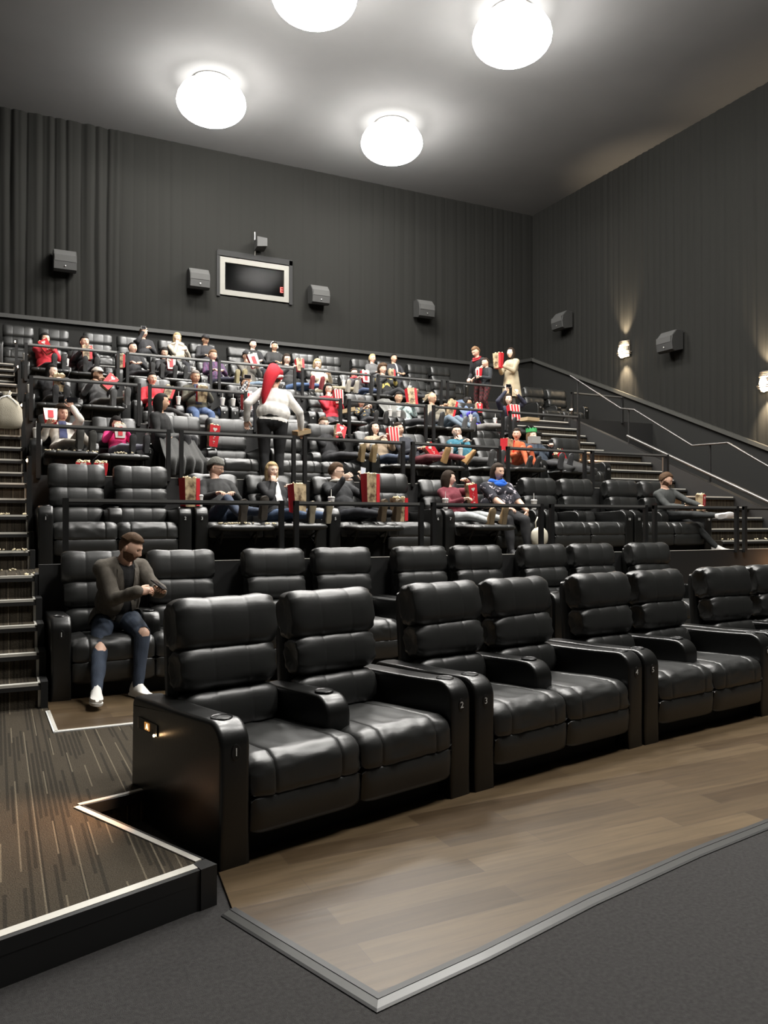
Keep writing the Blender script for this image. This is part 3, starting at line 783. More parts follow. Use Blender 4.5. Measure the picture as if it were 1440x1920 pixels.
def build_head_mb(nu=44, nv=40):
    V = []; F = []; M = []
    for i in range(nv+1):
        a = -pi/2 + pi*i/nv; a = max(min(a, pi/2-.03), -pi/2+.03)
        for k in range(nu):
            b = 2*pi*k/nu
            # denser in front
            bb = b + .45*sin(b)*-1 if False else b
            ang = -pi/2 + (bb - .42*sin(bb))
            d = (cos(a)*cos(ang), cos(a)*sin(ang), sin(a))
            V.append(head_r(d))
    for i in range(nv):
        for k in range(nu):
            q = (i*nu+k, i*nu+(k+1) % nu, (i+1)*nu+(k+1) % nu, (i+1)*nu+k)
            c = sum((V[j] for j in q), Vector())/4
            lip = c.y < -.06 and abs(c.x) < .021*(1 if True else 0) and -.074 < c.z < -.052
            F.append(q); M.append(1 if lip else 0)
    n0 = len(V)
    F.append(tuple(range(nu))[::-1]); M.append(0); F.append(tuple(nv*nu+j for j in range(nu))); M.append(0)
    def add_ball(c, r, m, nu=8, nv=6, rot=None):
        mb = MB().use(LIP); mb.ball(c, r, nu, nv, rot); b = len(V)
        V.extend(Vector(p) for p in mb.v); F.extend(tuple(b+j for j in f) for f in mb.f); M.extend([m]*len(mb.f))
    for s in (-1, 1):
        add_ball((s*.031, -.0765, .0065), (.0125, .0105, .0075), 2)
        add_ball((s*.031, -.0850, .0060), (.0068, .004, .0068), 3)
        add_ball((s*.031, -.0795, .0150), (.0145, .0080, .0040), 0)            # upper lid
        add_ball((s*.078, .006, -.006), (.007, .017, .029), 0, 8, 6, Matrix.Rotation(radians(s*20), 3, 'Z'))   # ear
        for q in range(4): add_ball((s*(.017+.009*q), -.0925+.0028*q*q*.9, .0265+.002*(1-abs(q-1.6))), (.0065, .004, .0032), 4)   # brow
    for s in (-1, 1): add_ball((s*.0115, -.0985, -.0335), (.0065, .008, .006), 0)
    return V, F, M
HEADV, HEADF, HEADM = build_head_mb()

def hand_mb(mb, wrist, fwd, up, side, curl=.5, s=1.0, spread=.06, thumb=1.0):
    """palm and five fingers; fwd = towards the fingers, up = back of the hand, side = +1 if the thumb lies on fwd x up"""
    fwd = Vector(fwd).normalized(); up = Vector(up); up = (up - fwd*up.dot(fwd)).normalized(); lat = fwd.cross(up)*side
    R = Matrix((lat, fwd, up)).transposed()
    mb.ball(wrist + fwd*.045*s, (.041*s, .052*s, .017*s), 12, 8, R)
    mb.tube([wrist - fwd*.03*s, wrist + fwd*.02*s], [.027*s, .026*s], 8)
    for q, (lx, ln, rd) in enumerate(((.030, .072, .0090), (.011, .080, .0094), (-.008, .075, .0089), (-.026, .060, .0078))):
        p = wrist + fwd*.075*s + lat*lx*s; d = (fwd + lat*lx*spread*20).normalized(); pts = [p - d*.02*s, p]; rad = [rd*s, rd*s]
        ang = curl*.9
        for seg, k in enumerate((.45, .32, .25)):
            d = Matrix.Rotation(-ang*1.0, 3, lat*side) @ d
            if (d.dot(up) > 0 and seg >= 0 and ang > .05 and d.dot(fwd) < .99 and up.dot(d) > .05): d = (d - 2*up*d.dot(up))
            p = p + d*ln*k*s*1.05; pts.append(p); rad.append(rd*s*(.97-.1*seg)); ang = curl*1.15
        pts.append(p + d*.004*s); rad.append(rd*s*.45)
        mb.tube(pts, rad, 7)
    p = wrist + fwd*.018*s + lat*.028*s; d = (fwd*.65 + lat*.75*thumb - up*.25).normalized()
    d2 = (fwd*.9 + lat*.2*thumb - up*(.2+.5*curl)).normalized()
    mb.tube([p - d*.012*s, p + d*.028*s, p + d*.04*s + d2*.02*s, p + d*.04*s + d2*.046*s, p + d*.04*s + d2*.050*s], [.014*s, .0125*s, .0105*s, .0095*s, .004*s], 7)

def ik(a, b, l1, l2, pole):
    a = Vector(a); b = Vector(b); d = b-a; L = d.length
    if L > (l1+l2)*.995: b = a + d.normalized()*(l1+l2)*.995; d = b-a; L = d.length
    L = max(L, abs(l1-l2)+.02)
    c = (l1*l1 + L*L - l2*l2)/(2*L); h = sqrt(max(l1*l1-c*c, 0)); u = d.normalized(); pole = Vector(pole); pl = (pole - u*pole.dot(u)).normalized()
    return a + u*c + pl*h, b

def remesh(mb, voxel, smooth=3):
    me = mb.mesh('tmp'); o = bpy.data.objects.new('tmp', me); C.objects.link(o)
    m = o.modifiers.new('r', 'REMESH'); m.mode = 'VOXEL'; m.voxel_size = voxel; m.adaptivity = 0
    sm = o.modifiers.new('s', 'SMOOTH'); sm.iterations = smooth; sm.factor = .5
    dg = bpy.context.evaluated_depsgraph_get(); dg.update()
    out = bpy.data.meshes.new_from_object(o.evaluated_get(dg))
    bpy.data.objects.remove(o); bpy.data.meshes.remove(me)
    return out

POSE = {
 'recline': dict(pelvis=(0, .50, .555), neck=(0, .845, 1.0), feet=((-.10, -.37, .555), (.10, -.37, .555)), toes=(0, -.22, 1), hp=(0, -.55, 0)),
 'slouch':  dict(pelvis=(0, .44, .55), neck=(0, .80, .93), feet=((-.10, -.40, .555), (.10, -.40, .555)), toes=(0, -.22, 1), hp=(0, -.55, 0)),
 'sit':     dict(pelvis=(0, .46, .575), neck=(0, .66, 1.055), feet=((-.13, -.14, .09), (.13, -.14, .09)), toes=(0, -1, 0), hp=(0, -.3, .6)),
 'stand':   dict(pelvis=(0, 0, .93), neck=(0, .02, 1.43), feet=((-.10, .03, .09), (.10, .03, .09)), toes=(0, -1, 0), hp=(0, -1, 0)),
}
HANDS = {   # hand targets relative to the neck in the torso frame (x, forward, down)
 'bag':   (((-.10, .30, -.30), (.11, .30, -.26))),
 'eat':   ((('mouth', -.05), (.13, .28, -.30))),
 'eatR':  (((-.13, .28, -.30), ('mouth', .05))),
 'lap':   (((-.10, .26, -.42), (.10, .26, -.42))),
 'rest':  (((-.27, .16, -.38), (.27, .16, -.38))),
 'phone': (((-.05, .34, .02), (.10, .27, -.34))),
 'phone2': (((-.10, .34, .12), (.10, .30, .10))),
}
PEOPLE = []
def person(label, r, n, z, pose='recline', rz=0, s=1.0, w=1.0, skin='light', hair=('short', 'dark'), top=(.03, .03, .03), legs=(.02, .02, .025), shoes=(.03, .03, .03),
           hands='bag', look=(0, 0), voxel=.013, topmat=None, legmat=None, extras=(), curl=.55, tilt=0, **ov):
    root = empty('person', (r, n, z), radians(rz)); tag(root, label, 'person', 'cinema audience' if ov.pop('crowd', True) else None)
    P = dict(POSE[pose]); P.update(ov)
    sc = lambda v: Vector((v[0]*s, v[1]*(s if pose != 'recline' else 1), v[2]*(s if pose == 'stand' else 1)))
    pel = Vector(P['pelvis']); nk = Vector(P['neck'])
    if s != 1 and pose != 'stand': nk = pel + (nk-pel)*s
    if pose == 'stand': pel = pel*s; nk = nk*s
    ax = (nk-pel).normalized(); tl = (nk-pel).length
    tw = radians(P.get('twist', 0))
    X = Matrix.Rotation(tw, 3, ax) @ Vector((1, 0, 0)); X = (X - ax*X.dot(ax)).normalized(); FW = ax.cross(X)*-1     # forward of the chest
    if FW.y > 0 and abs(tw) < 1.5: FW = -FW
    RT = Matrix((X, -FW, ax)).transposed()
    Xp = Vector((1, 0, 0)); Rp = Matrix((Xp, (ax.cross(Xp)), ax)).transposed()
    sh = [nk - ax*.06*s + X*q*.163*s*(.5+.5*w) for q in (-1, 1)]
    hipj = [pel + Vector((q*.09*s*w, 0, 0)) for q in (-1, 1)]
    # head
    hc = nk + ax*.075*s + Vector((0, 0, .085*s)) + FW*.035*s + Vector(P.get('hoff', (0, 0, 0)))
    yaw, pit = radians(look[0]), radians(look[1])
    RH = Matrix.Rotation(yaw, 3, 'Z') @ Matrix.Rotation(pit, 3, 'X') @ Matrix.Rotation(radians(tilt), 3, 'Y')
    S = s if s > .9 else .5*(s+1)*.98
    hd = HANDS[hands] if isinstance(hands, str) else hands
    hpos = []; hdir_ = list(P.get('hdir') or (None, None)); hup_ = list(P.get('hup') or (None, None))
    for h in hd:
        if h[0] == 'mouth':
            hpos.append(hc + RH @ (Vector((h[1], -.150, -.165))*S)); hdir_[len(hpos)-1] = RH @ Vector((-h[1]*2.5, .25, 1)); hup_[len(hpos)-1] = RH @ Vector((h[1]*3, -1, .2)); continue
        hpos.append(Vector(h[1:]) if h[0] == 'abs' else nk + X*h[0]*s + FW*h[1]*s + ax*h[2]*s)
    polesA = P.get('elbow', [Vector((q*.42, 0, 0)) - ax*.9 - FW*.1 for q in (-1, 1)])
    elb = []; wr = []
    for i in range(2):
        e, h2 = ik(sh[i], hpos[i], .285*s, .255*s, polesA[i]); elb.append(e); wr.append(h2)
    kn = []; an = []
    toes = P['toes'] if hasattr(P['toes'][0], '__len__') else (P['toes'], P['toes'])
    hp = P['hp'] if hasattr(P['hp'][0], '__len__') else (P['hp'], P['hp'])
    for i in range(2):
        f = Vector(P['feet'][i])
        if pose == 'stand': f = Vector((f.x*s, f.y*s, f.z))
        elif pose in ('recline', 'slouch') and s < .95: f.y = pel.y - .84*s
        pole = Vector((0, -.25, 1)) if pose in ('recline', 'slouch') else Vector(hp[i])
        if 'kpole' in P: pole = Vector(P['kpole'][i])
        k_, a_ = ik(hipj[i], f, .43*s, .42*s, pole); kn.append(k_); an.append(a_)
    # ---- solid body
    mb = MB().use(SKIN[skin]); prim = []
    def seg(a, b, ra, rb, tag_, n=12):
        a = Vector(a); b = Vector(b); pts = []; rad = []
        L = (b-a).length; d = (b-a)/max(L, 1e-4)
        for t in (-1, -.7, -.35): pts.append(a + d*ra*t*.98); rad.append(max(.004, ra*sqrt(max(0, 1-t*t*.96))))
        for t in (0, .25, .5, .75, 1): pts.append(a.lerp(b, t)); rad.append(ra + (rb-ra)*t)
        for t in (.35, .7, 1): pts.append(b + d*rb*t*.98); rad.append(max(.004, rb*sqrt(max(0, 1-t*t*.96))))
        mb.tube(pts, rad, n); prim.append((a, b, ra, rb, tag_))
    def ell(c, rr, R, tag_, ax_, hl):
        mb.ball(c, rr, 16, 12, R); c = Vector(c); prim.append((c-ax_*hl, c+ax_*hl, min(rr), min(rr), tag_))
    ww = s*(.35+.65*w)
    ell(pel + ax*.02, (.168*ww, .125*ww, .13*s), Rp, 'hip', Vector((1, 0, 0)), .07*ww)
    ell(pel + ax*tl*.32, (.150*ww*max(1, w), .118*ww*max(1, w), .16*s), RT, 'torso', X, .05*ww)
    ell(pel + ax*tl*.66, (.168*ww, .118*ww, .19*s), RT, 'torso', X, .07*ww)
    ell(pel + ax*tl*.84, (.165*s, .088*s, .10*s), RT, 'torso', X, .09*s)
    if P.get('bust'): 
        for q in (-1, 1): ell(pel + ax*tl*.66 + X*q*.07*ww + FW*.075*ww, (.062*ww,)*3, RT, 'torso', X, .01)
    wa = .6+.4*w
    for i in range(2):
        seg(nk - ax*.02*s, sh[i], .050*s, .057*s*wa, 'torso')
        seg(sh[i], elb[i], .055*s*wa, .042*s*wa, 'uparm'); seg(elb[i], wr[i] - (wr[i]-elb[i]).normalized()*.012, .042*s*wa, .029*s*wa, 'forearm')
        seg(hipj[i], kn[i], .088*ww, .058*ww, 'thigh', 14); seg(kn[i], an[i], .058*ww, .038*s, 'shin')
        td = Vector(toes[i]).normalized(); sd = (an[i]-kn[i]).normalized(); dn_ = (sd - td*sd.dot(td)).normalized(); seg(an[i] + dn_*.03*s, an[i] + td*.10*s + dn_*.045*s, .026*s, .018*s, 'foot', 8)
    seg(nk - ax*.03*s, hc - Vector((0, 0, .05*s)) - RH @ Vector((0, -.025, 0)), .058*s, .052*s, 'neck')
    body = remesh(mb, voxel)
    nv = len(body.vertices); co = np.empty(nv*3); body.vertices.foreach_get('co', co); co = co.reshape(-1, 3)
    no = np.empty(nv*3); body.vertices.foreach_get('normal', no); no = no.reshape(-1, 3)
    best = np.full(nv, 1e9); lab = np.zeros(nv, int); names = []
    for (a, b, ra, rb, t_) in prim:
        if t_ not in names: names.append(t_)
        a = np.array(a); b = np.array(b); d = b-a; L2 = max((d*d).sum(), 1e-9)
        t = np.clip(((co-a)@d)/L2, 0, 1); dist = np.linalg.norm(co-(a+t[:, None]*d), axis=1) - (ra+(rb-ra)*t)
        if t_ == 'neck': dist = dist + .012 - .02*(t > .25)
        if t_ in ('torso',): dist = dist + .0
        m = dist < best; best[m] = dist[m]; lab[m] = names.index(t_)
    polys = [tuple(p.vertices) for p in body.polygons]
    def labset(*ts): return np.isin(lab, [names.index(t_) for t_ in ts if t_ in names])
    # ---- final body mesh: remeshed body, head, hands
    V = [tuple(c) for c in co]; F = list(polys); M = [0]*len(F)
    b0 = len(V)
    for p in HEADV: q = RH @ (p*S*1.0) + hc; V.append(tuple(q))
    F += [tuple(b0+j for j in f) for f in HEADF]; M += HEADM
    hm = MB().use(SKIN[skin])
    for i in range(2):
        fd = (wr[i]-elb[i]).normalized()
        if hdir_[i]: fd = Vector(hdir_[i]).normalized()
        up = hup_[i] if hup_[i] else ((0, 0, 1) if abs(fd.z) < .8 else (0, -1, 0))
        inner = X*(1 if i == 0 else -1)
        side = 1 if fd.cross(Vector(up)).dot(inner) > 0 else -1
        hand_mb(hm, wr[i], fd, up, side, curl, s=S*.98)
    b0 = len(V); V += [tuple(p) for p in hm.v]; F += [tuple(b0+j for j in f) for f in hm.f]; M += [0]*len(hm.f)
    me = bpy.data.meshes.new('body'); me.from_pydata(V, [], F)
    hcm = hair[1] if hair[1] in HAIRC else 'dark'
    for m_ in (SKIN[skin], LIP, EYEW, EYED, hairmat(hcm if hcm != 'grey' else 'grey')): me.materials.append(m_)
    me.polygons.foreach_set('material_index', M); me.polygons.foreach_set('use_smooth', [True]*len(F)); me.update()
    link('body', me, root)
    # ---- clothing shells
    def shell(name, mask, off, m_, fold=.006, exclude=None, fs=9.0, smooth=True):
        keep = []; used = {}
        vv = []
        for f in polys:
            if all(mask[j] for j in f) and (exclude is None or not any(exclude[j] for j in f)): keep.append(f)
        ff = []
        for f in keep:
            q = []
            for j in f:
                if j not in used:
                    used[j] = len(vv); c_ = Vector(co[j]); nn = Vector(no[j])
                    d_ = off + fold*noise.noise(c_*fs) + fold*.6*noise.noise(Vector((c_.x*22, c_.y*22, c_.z*9)))
                    vv.append(c_ + nn*d_)
                q.append(used[j])
            ff.append(tuple(q))
        if not ff: return None
        m2 = bpy.data.meshes.new(name); m2.from_pydata([tuple(p) for p in vv], [], ff); m2.materials.append(m_)
        m2.polygons.foreach_set('use_smooth', [True]*len(ff)); m2.update()
        return link(name, m2, root)
    tm = topmat or mat('cloth_%.3f_%.3f_%.3f' % tuple(top), top, .85, bump=.3, bscale=150, var=.15, vscale=9)
    lm = legmat or mat('cloth_%.3f_%.3f_%.3f' % tuple(legs), legs, .85, bump=.3, bscale=150, var=.15, vscale=9)
    sleeve = P.get('sleeve', 'long')
    tset = labset('torso', 'uparm', 'forearm') if sleeve == 'long' else labset('torso', 'uparm')
    hipm = labset('hip')
    along = (co - np.array(pel))@np.array(ax)
    topmask = tset | (hipm & (along > -.0)); legmask = labset('hip', 'thigh', 'shin') | (labset('foot') & (np.minimum(np.linalg.norm(co-np.array(an[0]),axis=1), np.linalg.norm(co-np.array(an[1]),axis=1)) < .05*s))
    ctx = dict(root=root, co=co, no=no, labset=labset, shell=shell, nk=nk, pel=pel, ax=ax, X=X, FW=FW, hc=hc, RH=RH, S=S, s=s, wr=wr, elb=elb, kn=kn, an=an, sh=sh, topmask=topmask, legmask=legmask, tm=tm, lm=lm)
    if not P.get('notop'): shell(P.get('topname', 'top'), topmask, .011, tm, .009)
    shell('trousers', legmask, .006, lm, .006, exclude=P['holes'](ctx) if P.get('holes') else None)
    # ---- shoes
    shm = mat('shoe_%.3f_%.3f_%.3f' % tuple(shoes), shoes, .6); sol = P.get('sole', tuple(min(.5, c*1.0+.02) for c in shoes)); slm = mat('sole_%.3f_%.3f_%.3f' % tuple(sol), sol, .7)
    if not P.get('noshoes'):
        for i in range(2):
            td = Vector(toes[i]).normalized(); sd = (an[i]-kn[i]).normalized(); dn = (sd - td*sd.dot(td)).normalized(); lt = td.cross(dn)
            smb = MB().use(shm); rings = []
            for (u, hw, top_, bot) in ((-.075, .022, .02, .062), (-.07, .034, .045, .07), (-.04, .040, .055, .072), (0, .042, .050, .07), (.06, .044, .018, .07), (.12, .049, -.022, .07), (.165, .044, -.034, .068), (.19, .030, -.044, .064), (.197, .014, -.05, .06)):
                ring = []
                for q in range(12):
                    a = 2*pi*q/12; cx = cos(a)*hw; h_ = bot if sin(a) > 0 else -top_
                    hh = (top_*-1)
                    yv = bot*sin(a)**.6 if sin(a) > 0 else 0
                    mid = .03; up_ = (mid + (-top_ if False else 0))
                    if sin(a) >= 0: dd = .035 + (bot-.035)*min(1, sin(a)*1.6)
                    else: dd = .035 + (.035+top_)*sin(a)
                    ring.append(an[i] + (td*u + lt*cx*1.0 + dn*(dd))*S)
                rings.append(ring)
            smb.loft(rings)
            smb.use(slm); rings = []
            for (u, hw) in ((-.079, .022), (-.074, .037), (-.03, .042), (.03, .038), (.09, .046), (.14, .051), (.175, .044), (.197, .028), (.204, .012)):
                rings.append([an[i] + (td*u + lt*x*hw + dn*d_)*S for x, d_ in ((-1, .062), (1, .062), (1, .078), (.9, .083), (-.9, .083), (-1, .078))])
            smb.loft(rings); part('shoe', smb, root, True, 50)
    # ---- hair
    style, hcol = hair; hmt = hairmat(hcol if hcol in HAIRC else 'dark')
    def hairshape(kind, m_, name='hair', thick=.013, hl=.075, length=0.0, cut=None, seed=0):
        nu, nvv = 40, 26; rings = []
        for i in range(nvv+1):
            a = -1.25 + (pi/2-.03+1.25)*i/nvv
            row = []
            for k in range(nu):
                ang = 2*pi*k/nu; d = (cos(a)*cos(ang), cos(a)*sin(ang), sin(a)); p = head_r(d)
                front = -d[1]; zz_ = p.z
                if kind in ('short', 'fade', 'buzz', 'curly'):
                    lim = hl if front > .2 else (hl - (hl+.055)*min(1, (.2-front)/.75)); 
                    on = zz_ > lim
                elif kind == 'cap':
                    on = zz_ > .045
                elif kind == 'beanie':
                    on = zz_ > (.042 if front > 0 else .042-.06*min(1, -front))
                elif kind == 'top':
                    on = zz_ > (.066 if front > .1 else .045)
                else:  # long
                    lim = hl if front > .35 else -.3
                    if .1 < front <= .35: lim = hl - (front-.35)/-.25*.25
                    on = zz_ > lim
                tk = thick*(1+.25*noise.noise(Vector((d[0]*3+seed, d[1]*3, d[2]*3))))
                if kind == 'curly': tk = thick*(1 + .5*noise.noise(Vector((d[0]*5+seed, d[1]*5, d[2]*5))) + .25*noise.noise(Vector((d[0]*13, d[1]*13, d[2]*13+seed))))
                if kind == 'fade': tk = thick*(.15 + .85*max(0, min(1, (zz_-.02)/.06)))
                if kind == 'long': tk = thick*(1 + .5*max(0, min(1, -zz_/.08)))
                if kind in ('beanie',): tk = thick + .012*max(0, zz_/.118)**2
                nrm = Vector(d)
                if on: q = p + nrm*tk
                else: q = p*.86
                if length and on and zz_ < 0:
                    drop = length*min(1, (-zz_/.11))**1.3
                    q = Vector((q.x*(1+.25*min(1, drop*4)), q.y*(1+.1*min(1, drop*4)) + .01, q.z - drop))
                row.append(hc + RH @ (q*S))
            rings.append(row)
        h_ = MB().use(m_); h_.loft(rings)
        return part(name, h_, root, True)
    if style == 'short': hairshape('short', hmt, thick=.016, hl=.068)
    elif style == 'fade': hairshape('short', hairmat('stubble'), thick=.004, hl=.070); hairshape('top', hmt, 'hair_top', thick=.019)
    elif style == 'buzz': hairshape('short', hmt, thick=.005, hl=.072)
    elif style == 'bald': pass
    elif style == 'curly': hairshape('curly', hmt, thick=.042, hl=.060, length=.02)
    elif style == 'curlylong': hairshape('long', hmt, thick=.04, hl=.068, length=.07)
    elif style == 'long': hairshape('long', hmt, thick=.017, hl=.074, length=.15)
    elif style == 'mid': hairshape('long', hmt, thick=.02, hl=.074, length=.06)
    elif style == 'bun':
        hairshape('short', hmt, thick=.012, hl=.074)
        b_ = MB().use(hmt); b_.ball(hc + RH @ (Vector((0, .10, .03))*S), .035*S, 12, 8); part('hair_bun', b_, root, True)
    for e in extras:
        k = e[0]
        if k == 'cap':
            cm = mat('cap_%.2f' % e[1][0], e[1], .8); hairshape('cap', cm, 'cap', thick=.024)
            b_ = MB().use(mat('cap_brim_%.2f' % (e[2] if len(e) > 2 else e[1])[0], e[2] if len(e) > 2 else e[1], .8)); 
            pts = [(.072*cos(a), -.085-.075*max(0, sin(a))*1.0, .050 - .012*max(0, sin(a))) for a in [pi*q/12 for q in range(13)]]
            b_.loft([[hc + RH @ (Vector((x, y, z_ + dz))*S) for x, y, z_ in pts] + [hc + RH @ (Vector((0, -.06, .052+dz))*S)] for dz in (0, .006)]); part('cap_brim', b_, root, True, 40)
            if len(e) > 3:
                b_ = MB().use(WHITE); b_.ball(hc + RH @ (Vector((0, -.112, .085))*S), (.02, .006, .012), 10, 6, RH); part('cap_badge', b_, root)
        elif k == 'beanie': hairshape('beanie', mat('beanie_knit', e[1], .95, bump=.8, bscale=90), 'beanie', thick=.020)
        elif k == 'hood': hairshape('top', mat('hood', e[1], .9), 'hood', thick=.03)
        elif k == 'glasses':
            b_ = MB().use(PLASTIC)
            for q in (-1, 1):
                pts = [hc + RH @ (Vector((q*.031 + .022*cos(a), -.103, .005 + .016*sin(a)))*S) for a in [2*pi*t/14 for t in range(15)]]
                b_.tube(pts, .0022*S, 5); b_.tube([hc + RH @ (Vector((q*.053, -.10, .008))*S), hc + RH @ (Vector((q*.082, .0, .008))*S)], .002*S, 5)
            b_.tube([hc + RH @ (Vector((-.01, -.104, .008))*S), hc + RH @ (Vector((.01, -.104, .008))*S)], .002*S, 5)
            part('glasses', b_, root, True)
        elif k == 'headphones':
            b_ = MB().use(WHITE); b_.tube([hc + RH @ (Vector((.09*cos(a), .01, .01+.125*sin(a)))*S) for a in [pi*t/12 for t in range(13)]], .011, 8)
            for q in (-1, 1): b_.ball(hc + RH @ Vector((q*.09, .01, -.005)), (.018, .032, .036), 10, 8, RH)
            part('headphones', b_, root, True)
        elif k == 'scarf':
            b_ = MB().use(mat('scarf_%.2f' % e[1][2], e[1], .9, bump=.6, bscale=60)); rg = e[2] if len(e) > 2 else .035
            cn = nk + ax*.015*s + FW*.012
            for lay, (rr_, zo) in enumerate(((.085, .01), (.10, -.025))):
                pts = [cn + X*cos(a)*rr_*s*1.1 + FW*sin(a)*rr_*s + ax*(zo - .03*max(0, sin(a)))*s for a in [2*pi*t/18 for t in range(19)]]
                b_.tube(pts, [rg*s*(1+.22*sin(5*t+lay*2)) for t in range(19)], 10)
            part('scarf', b_, root, True)
        elif k == 'fur':
            b_ = MB().use(mat('fur_%.2f' % e[1][0], e[1], 1.0, bump=1.0, bscale=60)); cn = nk + ax*.0*s
            pts = [cn + X*cos(a)*.12*s + FW*sin(a)*.10*s + ax*(-.02)*s for a in [2*pi*t/18 for t in range(19)]]
            b_.tube(pts, [.05*s*(1+.15*sin(7*t)) for t in range(19)], 10); part('fur_collar', b_, root, True)
        elif k == 'beard':
            b_m = hairmat(e[1]); V_ = []; F_ = []
            sel = []
            for f in HEADF[:-0 or None]:
                if len(f) > 4: continue
                c_ = sum((HEADV[j] for j in f), Vector())/4
                if c_.y < .012 and (c_.z < -.064 + .034*min(1, abs(c_.x)/.058)**2 or (abs(c_.x) < .026 and -.056 < c_.z < -.0435)) and not (abs(c_.x) < .019 and -.075 < c_.z < -.054) and c_.z > -.122: sel.append(f)
            used = {}
            for f in sel:
                q = []
                for j in f:
                    if j not in used:
                        used[j] = len(V_); p = HEADV[j]; V_.append(tuple(hc + RH @ ((p + p.normalized()*(e[2] if len(e) > 2 else .004))*S)))
                    q.append(used[j])
                F_.append(tuple(q))
            m2 = bpy.data.meshes.new('beard'); m2.from_pydata(V_, [], F_); m2.materials.append(b_m); m2.polygons.foreach_set('use_smooth', [True]*len(F_)); m2.update(); link('beard', m2, root)
        elif k == 'fn': e[1](ctx)
    root_m = Matrix.Translation((r, n, z)) @ Matrix.Rotation(radians(rz), 4, 'Z')
    ctx['W'] = lambda v: root_m @ Vector(v)
    ctx['rz'] = radians(rz)
    PEOPLE.append(ctx)
    return ctx
# ------------------------------------------------------------------ who sits where
def sp(k, s):
    n, z = ROWS[k]; base = .77 if k == 'G' else 1.2
    return base + 1.65*(s//2) + (-.365 if s % 2 == 0 else .365), n, z

# man in the grey blazer
def blazer(c):
    m = mat('blazer_tweed', (.105, .092, .075), .95, bump=.5, bscale=260, var=.12, vscale=40)
    co = c['co']; rel = co - np.array(c['nk']); f = rel@np.array(c['FW']); sd = rel@np.array(c['X']); dn = rel@np.array(c['ax'])
    tors = c['labset']('torso', 'hip')
    openw = np.where(dn > -.32, .028 + .105*(dn+.32), .028 + .25*(-.32-dn))
    cut = tors & (f > .02) & (np.abs(sd) < openw)
    mask = c['topmask'] | (c['labset']('hip') & (dn > -.60) & ((np.abs(sd) > .05) | (f < 0))) | (c['labset']('thigh') & (dn > -.56) & (f < .03) & (np.abs(sd) > .1))
    c['shell']('blazer', mask, .021, m, .012, exclude=cut, fs=7)
    X, FW, ax, nk = c['X'], c['FW'], c['ax'], c['nk']
    for q in (-1, 1):
        mb = MB().use(m); rings = []
        for t in range(9):
            u = t/8; d_ = -.01 - .31*u; wid = .020 + .030*sin(min(1, u*1.6)*pi)**.8
            xin = .028 + .105*(d_+.32); 
            p = nk + ax*d_ + X*q*xin + FW*(.098 + .045*sin(u*pi*.7)) if u > .12 else nk + ax*(.015) + X*q*.072 + FW*(.02+.5*u)
            rings.append([p + FW*.006, p + X*q*wid + FW*(.004 - .012), p + X*q*wid + FW*(-.008), p - FW*.004])
        mb.loft(rings); part('lapel', mb, c['root'], True, 40)
    for i in range(2):
        a = c['wr'][i]; d = (c['elb'][i]-a).normalized(); mb = MB().use(m); mb.tube([a + d*.03, a + d*.07], [.050, .054], 14); part('cuff', mb, c['root'], True, 60)
def knee_holes(c):
    m = np.zeros(len(c['co']), bool)
    for k, off in zip(c['kn'], ((.01, -.055, .03), (.02, -.055, .03))):
        d = c['co'] - np.array(k + Vector(off)); m |= (d[:, 0]/.048)**2 + (d[:, 1]/.06)**2 + (d[:, 2]/.038)**2 < 1
    return m
bm = person('bearded man in a grey blazer and ripped jeans looking at his phone', .93, 6.8, .166, 'sit', hair=('fade', 'brown'), top=(.008, .008, .009), legs=(.036, .05, .078),
    shoes=(.78, .76, .72), sole=(.7, .69, .66), voxel=.008, crowd=False, w=1.12, pelvis=(.0, .40, .595), neck=(.045, .30, 1.085), twist=22, look=(60, 22), hoff=(.03, -.02, -.035),
    hands=(('abs', .125, -.06, .85), ('abs', .30, -.06, .84)), hdir=((1, -.15, .12), (.05, -.85, .45)), hup=((-.2, -.75, .6), (.6, -.1, .8)), curl=.6,
    feet=((-.235, -.34, .085), (.115, -.10, .085)), toes=((-.05, -1, 0), (.35, -.93, 0)), kpole=((-.1, -.6, 1), (.25, -.6, 1)), holes=knee_holes,
    elbow=(Vector((-.35, .1, -1)), Vector((.6, .1, -1))), extras=[('fn', blazer), ('beard', 'stubble', .0025)], topname='shirt')
def phone(label, W, v, rz=0, tilt=(60, 0), col=(.01, .01, .012), lit=None, size=(.072, .146)):
    p = W(v); o = empty('phone', p, rz); o.rotation_euler = (radians(tilt[0]), radians(tilt[1]), rz); tag(o, label, 'phone')
    mb = MB().use(mat('phone_%.2f' % col[0], col, .25)); w, h = size; K = 5
    mb.box((-w/2, -h/2, -.004), (w/2, h/2, .004)); part('case', mb, o)
    mb = MB().use(lit or mat('phone_screen', (.01, .01, .012), .1)); mb.box((-w/2+.004, -h/2+.01, .0041), (w/2-.004, h/2-.01, .005)); part('screen', mb, o)
    return o
phone('dark phone held in both hands by the blazer man', bm['W'], (.27, -.15, .905), radians(40), (28, 12))

A = [(.03,)*3, (.02, .02, .022)]
BLK = (.018, .018, .02); DRK = (.03, .03, .033); JEAN = (.07, .11, .19); JEAND = (.035, .05, .085); GRY = (.12, .12, .12)
P = {}
def at(key, label, k, seat_no, pose='recline', dr=0, dn=0, **kw):
    r, n, z = sp(k, seat_no); P[key] = person(label, r+dr, n+dn, z, pose, **kw); return P[key]
F2 = lambda a, b, za=.555, zb=.555, ya=-.37, yb=-.37: ((a, ya, za), (b, yb, zb))
